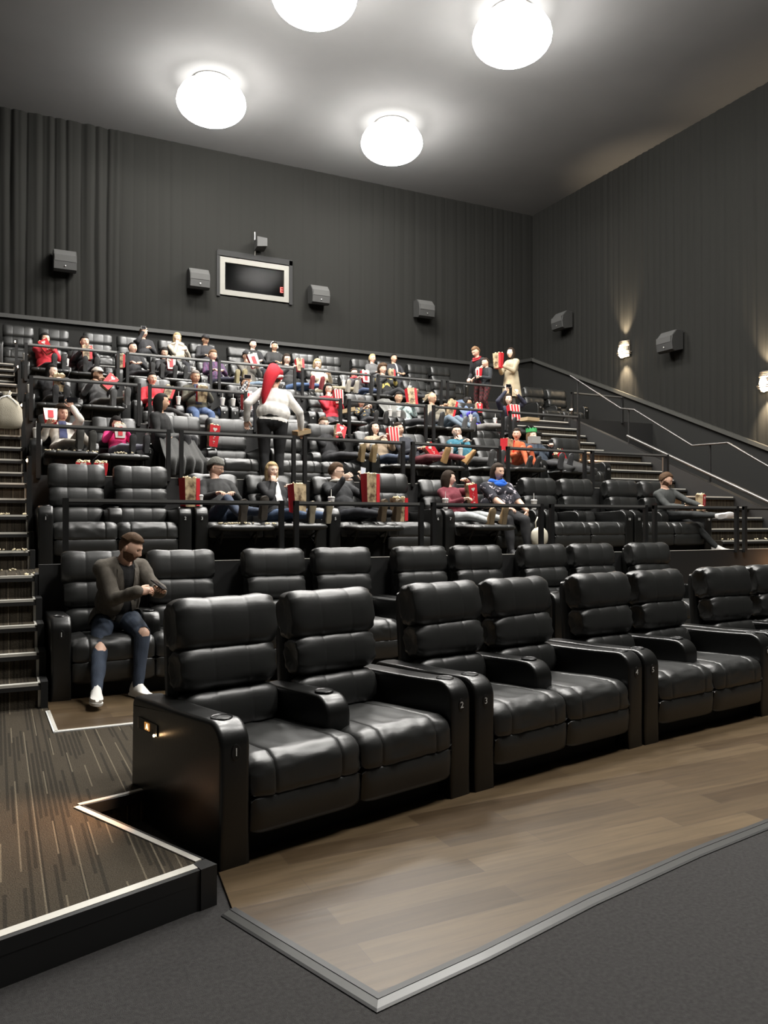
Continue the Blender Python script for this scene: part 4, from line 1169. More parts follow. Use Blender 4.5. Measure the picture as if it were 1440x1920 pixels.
# third row
def white_collar(c):
    mb = MB().use(mat('pale_scarf', (.6, .57, .5), .9)); cn = c['nk'] + c['ax']*.0
    mb.tube([cn + c['X']*cos(a)*.078 + c['FW']*(.02+sin(a)*.085) + c['ax']*(.02-.05*max(0, sin(a))) for a in [2*pi*t/16 for t in range(17)]], .024, 8); part('collar', mb, c['root'], True)
def open_shirt(rgb, w=.05):
    def fn(c):
        co = c['co']; rel = co - np.array(c['nk']); f = rel@np.array(c['FW']); sd = rel@np.array(c['X'])
        c['shell']('shirt_front', c['labset']('torso') & (f > .02) & (np.abs(sd) < w), .0235, mat('shirtfront_%.2f_%.2f' % rgb[:2], rgb, .85), .008)
    return fn
at('beanie', 'man in a grey knit beanie and glasses, black jacket, looking right with one boot up', 'C', 2, feet=F2(.02, .245, .56, .60, -.25, -.40), look=(58, 12), hair=('short', 'dark'), top=(.026, .026, .026), legs=JEAND, shoes=(.05, .042, .034), sole=(.06, .05, .04), hands='lap', voxel=.011, extras=[('beanie', (.15, .148, .13)), ('glasses',)])
at('blonde', 'blonde woman in a black cardigan with her hand at her mouth', 'C', 3, feet=F2(.12, .34), look=(8, 0), hair=('long', 'blond'), skin='fair', top=(.018, .018, .02), legs=JEAN, shoes=(.04, .04, .04), sole=(.3, .26, .18), hands='eat', voxel=.011, extras=[('fn', open_shirt((.6, .6, .6), .045))], s=.95, neck=(0, .82, 1.01))
at('specs', 'man with glasses in a black coat with pale collar, looking at his phone', 'C', 4, feet=F2(.10, .30, .58, .58), look=(62, 8), hair=('short', 'brown'), skin='fair', top=(.016, .017, .019), legs=(.02, .022, .028), shoes=(.10, .065, .035), sole=(.12, .085, .05), hands=((-.06, .34, -.20), (.22, .32, -.20)), hup=((-.3, -1, .2), (.3, -1, .2)), hdir=((.6, -.5, .5), (-.2, -.4, .9)), voxel=.011, extras=[('glasses',), ('fn', white_collar)])
at('girl', 'girl in a maroon sweater and pale jeans with tan boots up', 'C', 6, 'slouch', dr=.03, feet=F2(.0, .20, .50, .53, -.42, -.36), look=(66, 4), hair=('long', 'dark'), skin='fair', top=(.16, .022, .035), legs=(.42, .44, .44), shoes=(.42, .29, .15), sole=(.22, .16, .09), neck=(0, .74, 1.0), hands=(('abs', .0, .30, .80), ('abs', .09, .36, 1.05)), elbow=(Vector((-.3, 0, -1)), Vector((.9, .1, -.5))), voxel=.011, s=.9)
FLORAL = pattern_mat('floral_blouse', (.012, .012, .02), (.42, .38, .42), 13, .30)
at('scarf', 'woman in a blue scarf and dark floral blouse holding a white purse', 'C', 7, 'sit', dr=-.12, w=1.42, look=(12, 4), hair=('long', 'dark'), skin='light', topmat=FLORAL, legs=BLK, shoes=BLK, sleeve='short', pelvis=(0, .30, .60), neck=(.0, .36, 1.03), hands=(('abs', -.12, -.10, .66), ('abs', .22, -.16, .56)), hdir=((.5, -1, -.1), (0, 0, -1)), hup=(None, (.6, -1, 0)), feet=((-.14, -.2, .09), (.14, -.2, .09)), bust=True, voxel=.011, extras=[('scarf', (.02, .13, .62), .040)])
at('greyman', 'bearded man in a dark grey jacket slumped at the right end with his leg crossed', 'C', 11, 'sit', dr=-.05, look=(48, 26), hair=('short', 'brown'), skin='light', top=(.045, .048, .046), legs=(.022, .024, .024), shoes=(.75, .73, .70), sole=(.6, .6, .6), pelvis=(-.05, .40, .57), neck=(-.10, .42, 1.0), hands=(('abs', -.12, -.02, .72), ('abs', .14, -.08, .74)), feet=((.30, -.38, .585), (.36, -.20, .09)), toes=((1, -.25, .12), (.3, -1, 0)), kpole=((-.4, -1, .5), (.3, -1, 1)), voxel=.011, extras=[('beard', 'stubble', .0025)])
# fourth row
at('curly', 'curly-haired man in a white shirt filming with a black phone, dark soles towards us', 'D', 0, 'slouch', feet=F2(.13, .28, .58, .56, -.42, -.30), look=(20, 4), hair=('curlylong', 'dark'), top=(.62, .58, .52), legs=(.22, .20, .17), shoes=(.045, .045, .042), sole=(.05, .05, .045), hands=((-.20, .24, -.28), (.12, .30, .06)), hup=(None, (0, -1, 0)), hdir=(None, (-.5, -.2, .8)), extras=[('fn', open_shirt((.04, .05, .12), .05))])
at('pink', 'dark-haired child in a bright pink top eating popcorn, black boots up', 'D', 1, 'slouch', s=.80, feet=F2(.08, .26, .57, .57, -.30, -.30), look=(15, 20), hair=('mid', 'black'), top=(.62, .02, .16), legs=(.25, .25, .3), shoes=BLK, hands='bag')
at('kneel', 'long-haired woman in black sitting up and looking to the right over the rail', 'D', 2, 'sit', dr=-.10, dn=-.15, rz=52, look=(28, 0), hair=('long', 'black'), skin='tan', top=(.016, .016, .016), legs=BLK, pelvis=(0, .35, .62), neck=(0, .40, 1.08), feet=((-.12, -.1, .3), (.12, -.1, .3)), hands='lap')
at('suit', 'smiling man in a black suit with his brown soles up', 'D', 5, feet=F2(.14, .34), look=(5, 6), hair=('short', 'brown'), skin='fair', top=BLK, legs=DRK, shoes=(.25, .18, .09), sole=(.28, .2, .1), hands='eat')
at('brunette', 'dark-haired woman in a tan top lying back between two men with a red bag', 'D', 6, look=(15, -12), hair=('long', 'black'), skin='fair', top=(.34, .26, .18), legs=JEAND, hands='bag', s=.95)
at('maroonlegs', 'man leaning sideways in maroon trousers with tan boots up', 'D', 7, rz=12, tilt=-14, feet=((-.15, -.36, .58), (.42, -.26, .60)), toes=((.1, -.3, 1), (.5, -.35, .9)), look=(-5, -5), hair=('short', 'dark'), top=(.02, .022, .03), legs=(.13, .025, .032), shoes=(.45, .25, .09), sole=(.4, .24, .1), hands='lap', neck=(-.12, .80, .97))
at('teal', 'man with glasses in a teal jumper holding his hand near his chin', 'D', 8, look=(-22, 0), hair=('short', 'black'), skin='fair', top=(.02, .12, .17), legs=(.05, .05, .05), shoes=(.05, .05, .05), hands='eatR', extras=[('glasses',)], w=1.1)
at('boy', 'boy in an orange shirt sitting forward holding a grey snack box', 'D', 9, 'sit', dr=.0, s=.78, pelvis=(.0, .05, .62), neck=(0, .08, 1.04), feet=((-.09, -.38, .52), (.09, -.36, .52)), toes=((0, -.4, 1), (0, -.4, 1)), look=(-42, 0), hair=('short', 'dark'), skin='light', top=(.72, .16, .06), legs=(.6, .13, .05), shoes=(.03, .03, .03), hands='bag')
def crown(c):
    mb = MB().use(mat('crown_green', (.06, .42, .13), .7)); hc, RH = c['hc'], c['RH']; rings = []
    top_ = []; bot = []
    for q in range(24):
        a = 2*pi*q/24; zz_ = .115 + (.035 if q % 2 == 0 else .0); top_.append(hc + RH @ Vector((.098*cos(a), .11*sin(a), zz_+.01))); bot.append(hc + RH @ Vector((.094*cos(a), .108*sin(a), .075)))
    inn = [hc + RH @ Vector((.088*cos(2*pi*q/24), .10*sin(2*pi*q/24), .118)) for q in range(24)]; inb = [hc + RH @ Vector((.086*cos(2*pi*q/24), .098*sin(2*pi*q/24), .075)) for q in range(24)]
    mb.loft([inb, bot, top_, inn], cap=False); part('party_crown', mb, c['root'])
at('crown', 'woman in a green paper crown smiling with a popcorn bag under her arm', 'D', 10, look=(8, -4), hair=('long', 'ltbrown'), skin='fair', top=(.02, .03, .045), legs=DRK, shoes=BLK, feet=F2(-.3, -.1), hands='eat', extras=[('fn', crown)])
# fifth row
at('e0', 'long-haired woman in black at the far left of the fifth row', 'E', 0, look=(40, 5), hair=('long', 'black'), skin='fair', top=BLK, legs=BLK, shoes=BLK, hands='eat', feet=F2(-.02, .14))
at('e1', 'bearded man in a white baseball cap with his grey sneaker soles showing', 'E', 1, look=(38, 0), hair=('short', 'dark'), skin='tan', top=(.10, .10, .10), legs=(.06, .055, .045), shoes=(.32, .31, .29), sole=(.10, .10, .10), hands=((-.14, .30, -.30), (.08, .32, -.26)), feet=F2(.12, .32, .56, .60, -.42, -.34), extras=[('cap', (.62, .57, .5), (.04, .04, .04)), ('beard', 'stubble')])
at('e2', 'woman in a bright red top and black trousers with her legs crossed', 'E', 2, 'sit', look=(10, 4), hair=('bun', 'black'), skin='light', top=(.62, .03, .045), legs=(.025, .024, .024), hands='lap', feet=((.05, -.05, .1), (.42, -.22, .36)), toes=((.2, -1, 0), (.5, -.8, -.2)), kpole=((-.2, -.5, 1), (.1, -.5, 1)), s=.95, pelvis=(0, .50, .57), neck=(-.02, .70, 1.0))
at('e3', 'laughing grey-haired man in an olive jacket and blue jeans with a red bag', 'E', 3, 'sit', look=(8, 8), hair=('short', 'grey'), skin='tan', top=(.075, .07, .05), legs=(.09, .14, .27), hands='bag', w=1.15, feet=((-.15, -.1, .09), (.16, -.1, .09)), extras=[('fn', open_shirt((.03, .04, .08), .05))])
at('e4', 'woman in a striped top hidden behind her raised phone', 'E', 4, 'sit', look=(20, 0), hair=('short', 'black'), skin='tan', topmat=plaid_mat('striped_top', (.5, .5, .5), (.05, .05, .06), 26), legs=BLK, hands='phone', s=.93)
at('e6', 'woman with glasses in a red sweater holding a cardboard tray, red sneakers', 'E', 6, 'sit', look=(6, 8), hair=('mid', 'black'), skin='fair', top=(.58, .03, .05), legs=(.06, .06, .065), shoes=(.6, .08, .1), sole=(.6, .3, .3), hands='eat', feet=((.05, -.2, .15), (.34, -.26, .22)), toes=((.6, -.8, 0), (.8, -.6, 0)), extras=[('glasses',)], s=.95)
at('e7', 'child in a dark jersey with yellow print and a pale brimmed cap', 'E', 7, 'slouch', s=.72, look=(-6, 4), hair=('short', 'dark'), skin='light', topmat=pattern_mat('jersey_print', (.03, .035, .04), (.6, .38, .10), 12, .22), legs=DRK, hands='bag', neck=(0, .78, .98), extras=[('cap', (.05, .045, .04), (.5, .42, .28))])
at('e8', 'man in a pale plaid shirt drinking behind his popcorn bag', 'E', 8, look=(2, 6), hair=('short', 'black'), skin='tan', topmat=plaid_mat('plaid_shirt', (.30, .42, .42), (.62, .66, .64), 30), legs=DRK, hands='bag', feet=F2(.05, .3))
at('e9', 'bald man with glasses in a grey jacket and jeans, knees up', 'E', 9, 'slouch', look=(20, 8), hair=('bald', 'grey'), skin='tan', top=(.20, .18, .14), legs=(.12, .16, .20), shoes=GRY, hands='bag', feet=F2(.1, .3, .5, .5, -.3, -.3), neck=(0, .74, 1.02), extras=[('glasses',)])
at('e10', 'woman with glasses in a bright purple jacket with grey trousers', 'E', 10, look=(40, 6), hair=('mid', 'black'), skin='tan', top=(.075, .055, .42), legs=(.17, .16, .15), shoes=BLK, hands='eatR', feet=F2(.15, .35), extras=[('glasses',)])
at('e11', 'woman in a navy coat holding her phone high with both hands', 'E', 11, 'sit', dn=-.05, look=(-6, -4), hair=('mid', 'dark'), skin='fair', top=(.025, .027, .05), legs=BLK, hands=((-.20, .26, .27), (.10, .26, .22)), hdir=((.2, -.1, 1), (-.2, -.1, 1)), hup=((0, -1, 0), (0, -1, 0)), elbow=(Vector((-.9, 0, -.5)), Vector((.9, 0, -.5))), pelvis=(0, .42, .62), neck=(0, .46, 1.06))
# sixth row
at('f0', 'woman in a red vest with grey sleeves eating, far left of the sixth row', 'F', 0, look=(30, 4), hair=('long', 'black'), skin='light', top=(.55, .025, .04), legs=BLK, hands='eat', feet=F2(.1, .26, .56, .56), neck=(0, .82, 1.08))
at('f1', 'short-haired man in black with a red and brown bag held upright on his chest', 'F', 1, look=(18, 0), hair=('short', 'black'), skin='light', top=BLK, legs=BLK, hands='bag', neck=(0, .82, 1.09))
at('f2', 'man with a shaved head in a black leather jacket and crossed boots', 'F', 2, look=(35, -4), hair=('buzz', 'black'), skin='light', top=(.016, .016, .018), legs=BLK, hands='lap', feet=F2(.2, .38), neck=(0, .82, 1.06))
at('f3', 'black-haired woman smiling behind a white popcorn bag', 'F', 3, look=(12, 14), hair=('mid', 'black'), skin='light', top=BLK, legs=BLK, hands='bag', s=.93, neck=(-.1, .80, 1.06))
at('f4', 'woman with short fair hair in a purple checked shirt, khaki soles up', 'F', 4, look=(20, 12), hair=('short', 'ltbrown'), skin='light', topmat=plaid_mat('purple_check', (.10, .03, .09), (.03, .03, .06), 24), legs=(.03, .03, .05), shoes=(.33, .29, .17), sole=(.36, .31, .18), hands='lap', feet=F2(.22, .36, .56, .58), neck=(0, .80, 1.06))
at('f5', 'man in a black cap with a white badge and light jeans, legs crossed', 'F', 5, look=(12, 10), hair=('short', 'dark'), skin='light', top=(.16, .15, .13), legs=(.18, .24, .31), shoes=(.3, .3, .3), hands='eat', feet=((.30, -.30, .50), (.15, -.25, .10)), toes=((.8, -.5, .2), (0, -1, 0)), kpole=((0, -.5, 1), (.2, -.5, 1)), neck=(0, .78, 1.10), extras=[('cap', BLK, BLK, 1)])
at('f6', 'man with long brown hair and glasses in a grey jumper, red-soled shoe up', 'F', 6, look=(6, 6), hair=('mid', 'dark'), skin='fair', top=(.055, .055, .055), legs=(.07, .12, .24), shoes=(.28, .05, .06), sole=(.22, .04, .045), hands='bag', w=1.2, feet=F2(.18, .42, .56, .56, -.4, -.45), neck=(0, .80, 1.12), extras=[('glasses',)])
at('f7', 'blonde woman with glasses in a cream jacket drinking from a white cup', 'F', 7, look=(-4, 10), hair=('long', 'blond'), skin='fair', top=(.46, .40, .31), legs=(.26, .22, .15), shoes=(.42, .39, .33), sole=(.45, .42, .36), hands='eat', feet=F2(.30, .50), neck=(0, .80, 1.08), extras=[('glasses',)])
at('f8', 'woman with tied-back hair, red scarf and a white popcorn bag', 'F', 8, look=(12, 4), hair=('bun', 'dark'), skin='fair', top=(.05, .045, .05), legs=(.04, .06, .12), hands='bag', s=.93, extras=[('scarf', (.5, .05, .06), .02)])
at('f9', 'curly brown-haired woman in black and yellow with a tan boot up', 'F', 9, look=(8, -2), hair=('curly', 'brown'), skin='light', topmat=pattern_mat('yellow_patch', (.02, .02, .02), (.62, .50, .14), 5, .30), legs=BLK, shoes=(.28, .22, .14), sole=(.30, .25, .17), hands='bag', feet=((.25, -.2, .50), (.62, -.22, .52)), toes=((.3, -.3, 1), (.5, -.6, .7)), neck=(0, .80, 1.10))
# top row
at('g3', 'woman with long brown hair photographing with a small camera on the top row', 'G', 3, 'sit', dr=.25, look=(30, 4), hair=('long', 'dark'), skin='light', top=DRK, hands='phone', neck=(0, .62, 1.06))
at('g4', 'blonde woman in a white fur-collared coat on the top row', 'G', 4, 'sit', dr=.1, look=(8, 4), hair=('mid', 'blond'), skin='fair', top=(.5, .44, .36), hands='eat', neck=(0, .62, 1.02), extras=[('fur', (.6, .52, .44))])
at('g5', 'man in a plain black cap on the top row behind the purple check shirt', 'G', 5, 'sit', dr=.05, look=(10, 8), hair=('short', 'dark'), skin='tan', top=DRK, hands='lap', extras=[('cap', BLK)])
at('g6', 'dark-haired man in a black hooded top just right of the capped man', 'G', 6, 'sit', dr=.30, look=(15, 0), hair=('short', 'black'), skin='fair', top=BLK, hands='lap')
at('g7', 'man with white headphones around his head on the top row', 'G', 7, 'sit', dr=.12, look=(0, 0), hair=('short', 'black'), skin='tan', top=(.03, .03, .03), hands='lap', extras=[('headphones',)])
at('g10', 'person with glasses and light headband behind the curly-haired woman', 'G', 10, 'sit', dr=.25, look=(15, 0), hair=('short', 'blond'), skin='light', top=GRY, hands='lap', extras=[('glasses',)], neck=(0, .66, 1.00))
at('g11', 'man with short black hair in a black jacket with white zip edges', 'G', 11, 'sit', dr=.15, look=(10, -4), hair=('short', 'black'), skin='tan', top=(.03, .03, .035), hands='lap', extras=[('fn', open_shirt((.45, .45, .45), .03))])
# standing people
person('man in a dark coat with red collar standing behind a child by the right stairs', 9.95, 15.35, 3.905, 'stand', rz=-80, look=(0, 30), hair=('short', 'ltbrown'), skin='light', top=(.012, .012, .014), legmat=plaid_mat('red_plaid', (.10, .012, .015), (.02, .01, .01), 22), hands='lap', extras=[('scarf', (.35, .02, .03), .02)], hoff=(0, 0, 0), neck=(0, -.10, 1.40))
person('child in dark clothes eating from a white bag, standing by the right stairs', 9.85, 14.98, 3.905, 'stand', s=.78, rz=-85, look=(0, 6), hair=('short', 'dark'), skin='light', top=(.02, .024, .028), legmat=plaid_mat('red_plaid', (.10, .012, .015), (.02, .01, .01), 22), hands='eat')
def coat_skirt(c):
    mb = MB().use(c['tm']); ctr = c['pel']; rings = []
    for q, (dz, rx, ry) in enumerate(((.22, .165, .135), (.05, .19, .155), (-.15, .215, .18), (-.38, .24, .205))):
        rings.append([ctr + Vector((cos(a)*rx*(1+.04*sin(5*a)*q), sin(a)*ry*(1+.05*sin(4*a+1)*q), dz)) for a in [2*pi*t/28 for t in range(28)]])
    mb.loft(rings, cap=False); part('coat_skirt', mb, c['root'], True)
wc = person('woman in a long beige coat standing with a popcorn bag by the right stairs', 10.55, 15.0, 3.905, 'stand', s=.96, rz=-80, look=(0, -6), hair=('long', 'dark'), skin='fair', top=(.40, .34, .23), legs=(.10, .09, .08), hands=((-.07, .34, -.24), (.08, .34, -.22)), extras=[('fn', coat_skirt)])
def santa_bits(c):
    hc = c['hc']; red = mat('felt_red', (.62, .02, .035), .9, bump=.5, bscale=80)
    mb = MB().use(red)
    pts = [hc + Vector(v) for v in ((-.01, 0, .035), (-.015, .02, .11), (.03, .085, .135), (.10, .155, .02), (.15, .185, -.12), (.185, .19, -.26), (.20, .185, -.36))]
    mb.tube(pts, [.106, .104, .098, .088, .066, .042, .016], 18); part('hat', mb, c['root'], True)
    mb = MB().use(mat('plush_white', (.8, .78, .74), 1, bump=.8, bscale=60)); pts = [hc + Vector((.105*cos(a), .115*sin(a), .035 - .03*cos(a))) for a in [2*pi*t/20 for t in range(21)]]
    mb.tube(pts, .020, 8); part('hat_trim', mb, c['root'], True)
    mb = MB().use(mat('belt', (.01, .01, .01), .4)); e = c['pel'] + c['ax']*.10
    mb.loft([[e + Vector((cos(a)*rx, sin(a)*ry+.0, dz)) for a in [2*pi*t/28 for t in range(28)]] for dz, rx, ry in ((-.02, .196, .162), (-.02, .202, .168), (.02, .200, .166), (.02, .194, .160))], cap=False); part('belt', mb, c['root'], True)
st = person('man in white shirt and red Santa hat standing with his back to us', 3.43, 10.55, 2.035, 'stand', s=.985, rz=175, w=1.3, look=(-25, 15), hair=('short', 'dark'), skin='light', top=(.82, .79, .74), legs=(.012, .012, .013), shoes=BLK, crowd=False, voxel=.010,
    neck=(-.05, -.08, 1.40), hands=(('abs', -.44, -.12, .86), ('abs', .34, -.10, .95)), elbow=(Vector((-.6, .6, -.3)), Vector((.9, .5, -.4))), extras=[('fn', santa_bits)])

# ------------------------------------------------------------------ popcorn bags, cups and other loose things
BAGRED = mat('bag_red', (.60, .02, .03), .55); BAGW = mat('bag_white', (.72, .68, .62), .6)
def kraft_mat():
    m, nt, b = newmat('bag_popcorn_print'); b.inputs['Roughness'].default_value = .55
    v = nt.nodes.new('ShaderNodeTexNoise'); v.inputs['Scale'].default_value = 11; v.inputs['Detail'].default_value = 4; nt.links.new(nodes_coord(nt), v.inputs['Vector'])
    cr = nt.nodes.new('ShaderNodeValToRGB'); nt.links.new(v.outputs['Fac'], cr.inputs[0])
    cr.color_ramp.elements[0].position = .36; cr.color_ramp.elements[0].color = (.10, .06, .03, 1); cr.color_ramp.elements[1].position = .56; cr.color_ramp.elements[1].color = (.52, .40, .24, 1)
    nt.links.new(cr.outputs[0], b.inputs['Base Color']); return m
KRAFT = kraft_mat()
CORN = mat('popcorn_cream', (.80, .70, .48), .8)
def heart(mb, c, s, n_=14):
    pts = []
    for q in range(n_):
        t = 2*pi*q/n_; pts.append((c[0] + s*.06*16*sin(t)**3/1.0, c[2] + s*.06*(13*cos(t)-5*cos(2*t)-2*cos(3*t)-cos(4*t))))
    b = len(mb.v); mb.v += [(x, c[1], z_) for x, z_ in pts]; mb.face(list(range(b, b+n_)))
_bagmesh = {}
def bag_meshes(style, w, d, h):
    k = (style, w, d, h)
    if k in _bagmesh: return _bagmesh[k]
    sidec, frontc = {'side': (BAGRED, KRAFT), 'front': (KRAFT, BAGRED), 'white': (BAGRED, BAGW), 'stripe': (BAGRED, BAGW), 'kraft': (KRAFT, KRAFT)}[style]
    mb = MB(); rings = []
    for z_, k1 in ((0, .86), (.03, .9), (h*.5, 1.0), (h, 1.08)):
        x = w/2*k1; y = d/2*k1
        rings.append([(-x, -y, z_), (x, -y, z_), (x*.97, 0, z_), (x, y, z_), (-x, y, z_), (-x*.97, 0, z_)])
    b = 0
    for i in range(3):
        for j in range(6):
            mb.use(frontc if j in (0, 3) else sidec); kk = (j+1) % 6
            q = [rings[i][j], rings[i][kk], rings[i+1][kk], rings[i+1][j]]; bb = len(mb.v); mb.v += q; mb.face((bb, bb+1, bb+2, bb+3))
    bb = len(mb.v); mb.use(sidec); mb.v += rings[0]; mb.face(tuple(range(bb, bb+6))[::-1])
    body = mb.mesh('bag_body')
    mb = MB().use(CORN); R = random.Random(5)
    for q in range(46):
        mb.ball((R.uniform(-.44, .44)*w, R.uniform(-.44, .44)*d, h*.93 + R.uniform(0, .035)), (R.uniform(.009, .016),)*3, 6, 4)
    corn = mb.mesh('popcorn', True)
    mb = MB()
    yf = -d/2*1.04 - .002
    if style == 'front' or style == 'stripe':
        mb.use(BAGW if style == 'front' else BAGRED)
        if style == 'front':
            heart(mb, (0, -d/2*1.08-.003, h*.80), w*.24)
            for q in range(7): mb.box((-w*.05 - .01*(q % 2), yf-.001, h*(.60-.075*q)), (w*.10 - .012*((q+1) % 3), yf, h*(.60-.075*q)+.011))
        else:
            for q in (-1, 0, 1): mb.box((q*w*.3-w*.09, -d/2*1.08-.002, .02), (q*w*.3+w*.09, -d/2*1.08-.0005, h*.99))
    else:
        mb.use(BAGRED if style in ('white',) else BAGW)
        if style == 'white': mb.box((-w*.2, yf-.002, h*.15), (w*.2, yf-.0005, h*.8))
        else: mb.use(BAGRED); mb.box((w*.26, -d/2*1.09-.001, .01), (w*.53, -d/2*1.0, h))
    pr = mb.mesh('bag_print')
    _bagmesh[k] = (body, corn, pr); return _bagmesh[k]
def bag(label, pos, style='side', rz=0, tilt=(0, 0), size=(.17, .10, .30), grp='popcorn bags'):
    o = empty('popcorn_bag', pos, 0); o.rotation_euler = (radians(tilt[0]), radians(tilt[1]), radians(rz)); tag(o, label, 'popcorn bag', grp)
    a, b, c = bag_meshes(style, *size); link('paper_bag', a, o); link('popcorn', b, o); link('printed_panel', c, o)
    return o
def hold(key, label, style='side', off=(0, 0, -.08), rz=0, tilt=(-12, 0), size=(.17, .10, .28)):
    c = P[key]; m = (c['wr'][0]+c['wr'][1])/2 if off is not None else 0
    v = m + Vector(off) + c['FW']*.09 - Vector((0, 0, size[2]*.55))
    return bag(label, c['W'](v), style, rz=rz + math.degrees(c['rz']), tilt=tilt, size=size)
bag('kraft and red popcorn bag standing on the armrest beside the grey-beanie man', (2.0, 9.22, 1.10+.66), 'side', 22, (0, 0), (.19, .12, .33))
bag('red bag of popcorn with pale heart on the blonde woman\'s lap', (3.27, 9.05, 1.10+.60), 'side', 200, (6, 0), (.18, .11, .34))
bag('tall red and brown popcorn bag held up in front of the glasses man\'s face', (4.30, 9.22, 1.10+.70), 'side', 15, (0, 0), (.20, .12, .40))
bag('brown bag with popcorn resting on the footrest right of the glasses man', (4.60, 9.0, 1.10+.49), 'kraft', 10, (0, 0), (.18, .12, .30))
bag('bright red popcorn bag with white heart held by the girl in maroon', (5.95, 9.38, 1.10+.68), 'front', 0, (4, -10), (.13, .10, .33))
bag('red popcorn bag beside the bearded man at the right end', (10.14, 9.22, 1.10+.66), 'front', 26, (0, 0), (.15, .11, .26))
hold('curly', 'open white popcorn bag lying on the curly-haired man\'s lap', 'white', off=(-.12, 0, -.02), tilt=(-50, 0))
hold('pink', 'white popcorn bag hugged by the child in pink', 'white', size=(.15, .09, .2))
bag('pink-red popcorn bag leaning on the empty seat right of the long-haired woman', (2.85, 11.62, 2.035+.655), 'front', 10, (0, 6), (.15, .09, .32))
bag('red popcorn carton behind the headrest at the left end, left one of two', (.93, 10.10, 2.145), 'front', 0, (0, 0), (.16, .06, .15))
bag('red popcorn carton behind the headrest at the left end, right one of two', (1.13, 10.10, 2.145), 'front', 0, (0, 0), (.15, .06, .15))
hold('suit', 'red and white popcorn bag on the lap of the man in the black suit', 'front', off=(.08, 0, .0), tilt=(-18, 16), size=(.17, .1, .26))
hold('brunette', 'red and white popcorn bag held by the dark-haired woman in tan', 'stripe', off=(.12, -.02, 0), size=(.18, .1, .26))
bag('large brown popcorn bag with red side standing right of the man in teal', (7.93, 11.42, 2.035+.58), 'side', 25, (0, 6), (.24, .14, .40))
bag('red and white popcorn bag slanting under the arm of the woman in the green crown', (9.30, 11.55, 2.035+.55), 'front', 10, (0, -38), (.17, .11, .34))
bag('red popcorn bag lying on the lap of the man in maroon trousers', (6.62, 11.55, 2.035+.60), 'front', 10, (-10, -40), (.16, .10, .30))
hold('e0', 'red and white popcorn bag held by the woman in black at the far left', 'side', rz=180)
hold('e1', 'popcorn bag lying slanted on the lap of the man in the white cap', 'front', tilt=(-20, 40), off=(.08, 0, 0))
hold('e2', 'small brown popcorn bag held by the woman in the red top', 'kraft', off=(.14, 0, .10), tilt=(-10, 20), size=(.16, .1, .22))
hold('e3', 'narrow red and brown popcorn bag held by the grey-haired man', 'side', rz=180)
bag('red striped popcorn bag standing left of the woman behind her phone', (3.98, 13.75, 2.97+.60), 'stripe', 10, (0, 4), (.18, .11, .30))
hold('e6', 'red and white popcorn bag in front of the woman in the red sweater', 'stripe', off=(.05, 0, .04))
hold('e8', 'tall red popcorn bag in front of the plaid-shirted man', 'side', off=(.05, 0, .12), size=(.20, .11, .36))
hold('e9', 'long pale popcorn bag leaning on the bald man', 'kraft', off=(.12, 0, -.03), tilt=(-10, 22), size=(.17, .1, .36))
hold('e10', 'small red bag with white heart held up by the woman in purple', 'front', off=(.12, 0, .02), size=(.13, .08, .2))
hold('e11', 'white and red striped popcorn bag on the lap of the woman with raised phone', 'stripe', off=(0, -.02, -.42), size=(.24, .12, .34))
hold('f0', 'red and white popcorn bag slanting across the lap of the woman in the red vest', 'front', tilt=(-15, -30), off=(.0, 0, .0))
hold('f1', 'brown popcorn bag with red heart emblem held by the man in black', 'side', rz=0)
hold('f3', 'white popcorn bag held by the smiling black-haired woman', 'white')
hold('f5', 'pale popcorn bag with red stripe held by the man in the badge cap', 'white', tilt=(-10, -18), off=(.06, 0, .08), size=(.2, .1, .3))
hold('f6', 'thin red popcorn bag held beside the man with long brown hair', 'side', off=(.14, 0, .05))
hold('f8', 'white popcorn bag held by the woman with the red scarf', 'white', off=(.08, 0, 0))
hold('f9', 'small popcorn bag held by the curly-haired woman', 'kraft', size=(.14, .08, .2), off=(0, 0, .05))
o = bag('red and cream popcorn bag carried by the standing woman in the beige coat', wc['W']((wc['wr'][0]+wc['wr'][1])/2 + Vector((0, -.10, -.03))), 'side', -70, (0, 0), (.2, .12, .34))
bag('white popcorn bag in the hands of the standing child', (9.66, 14.98, 3.905+.92), 'white', -85, (0, 0), (.13, .08, .18))
bag('popcorn bag with red side standing on the armrest left of the shaved-head man', (2.16, 16.1, 3.905+.67), 'side', 0, (0, 0), (.14, .1, .26))

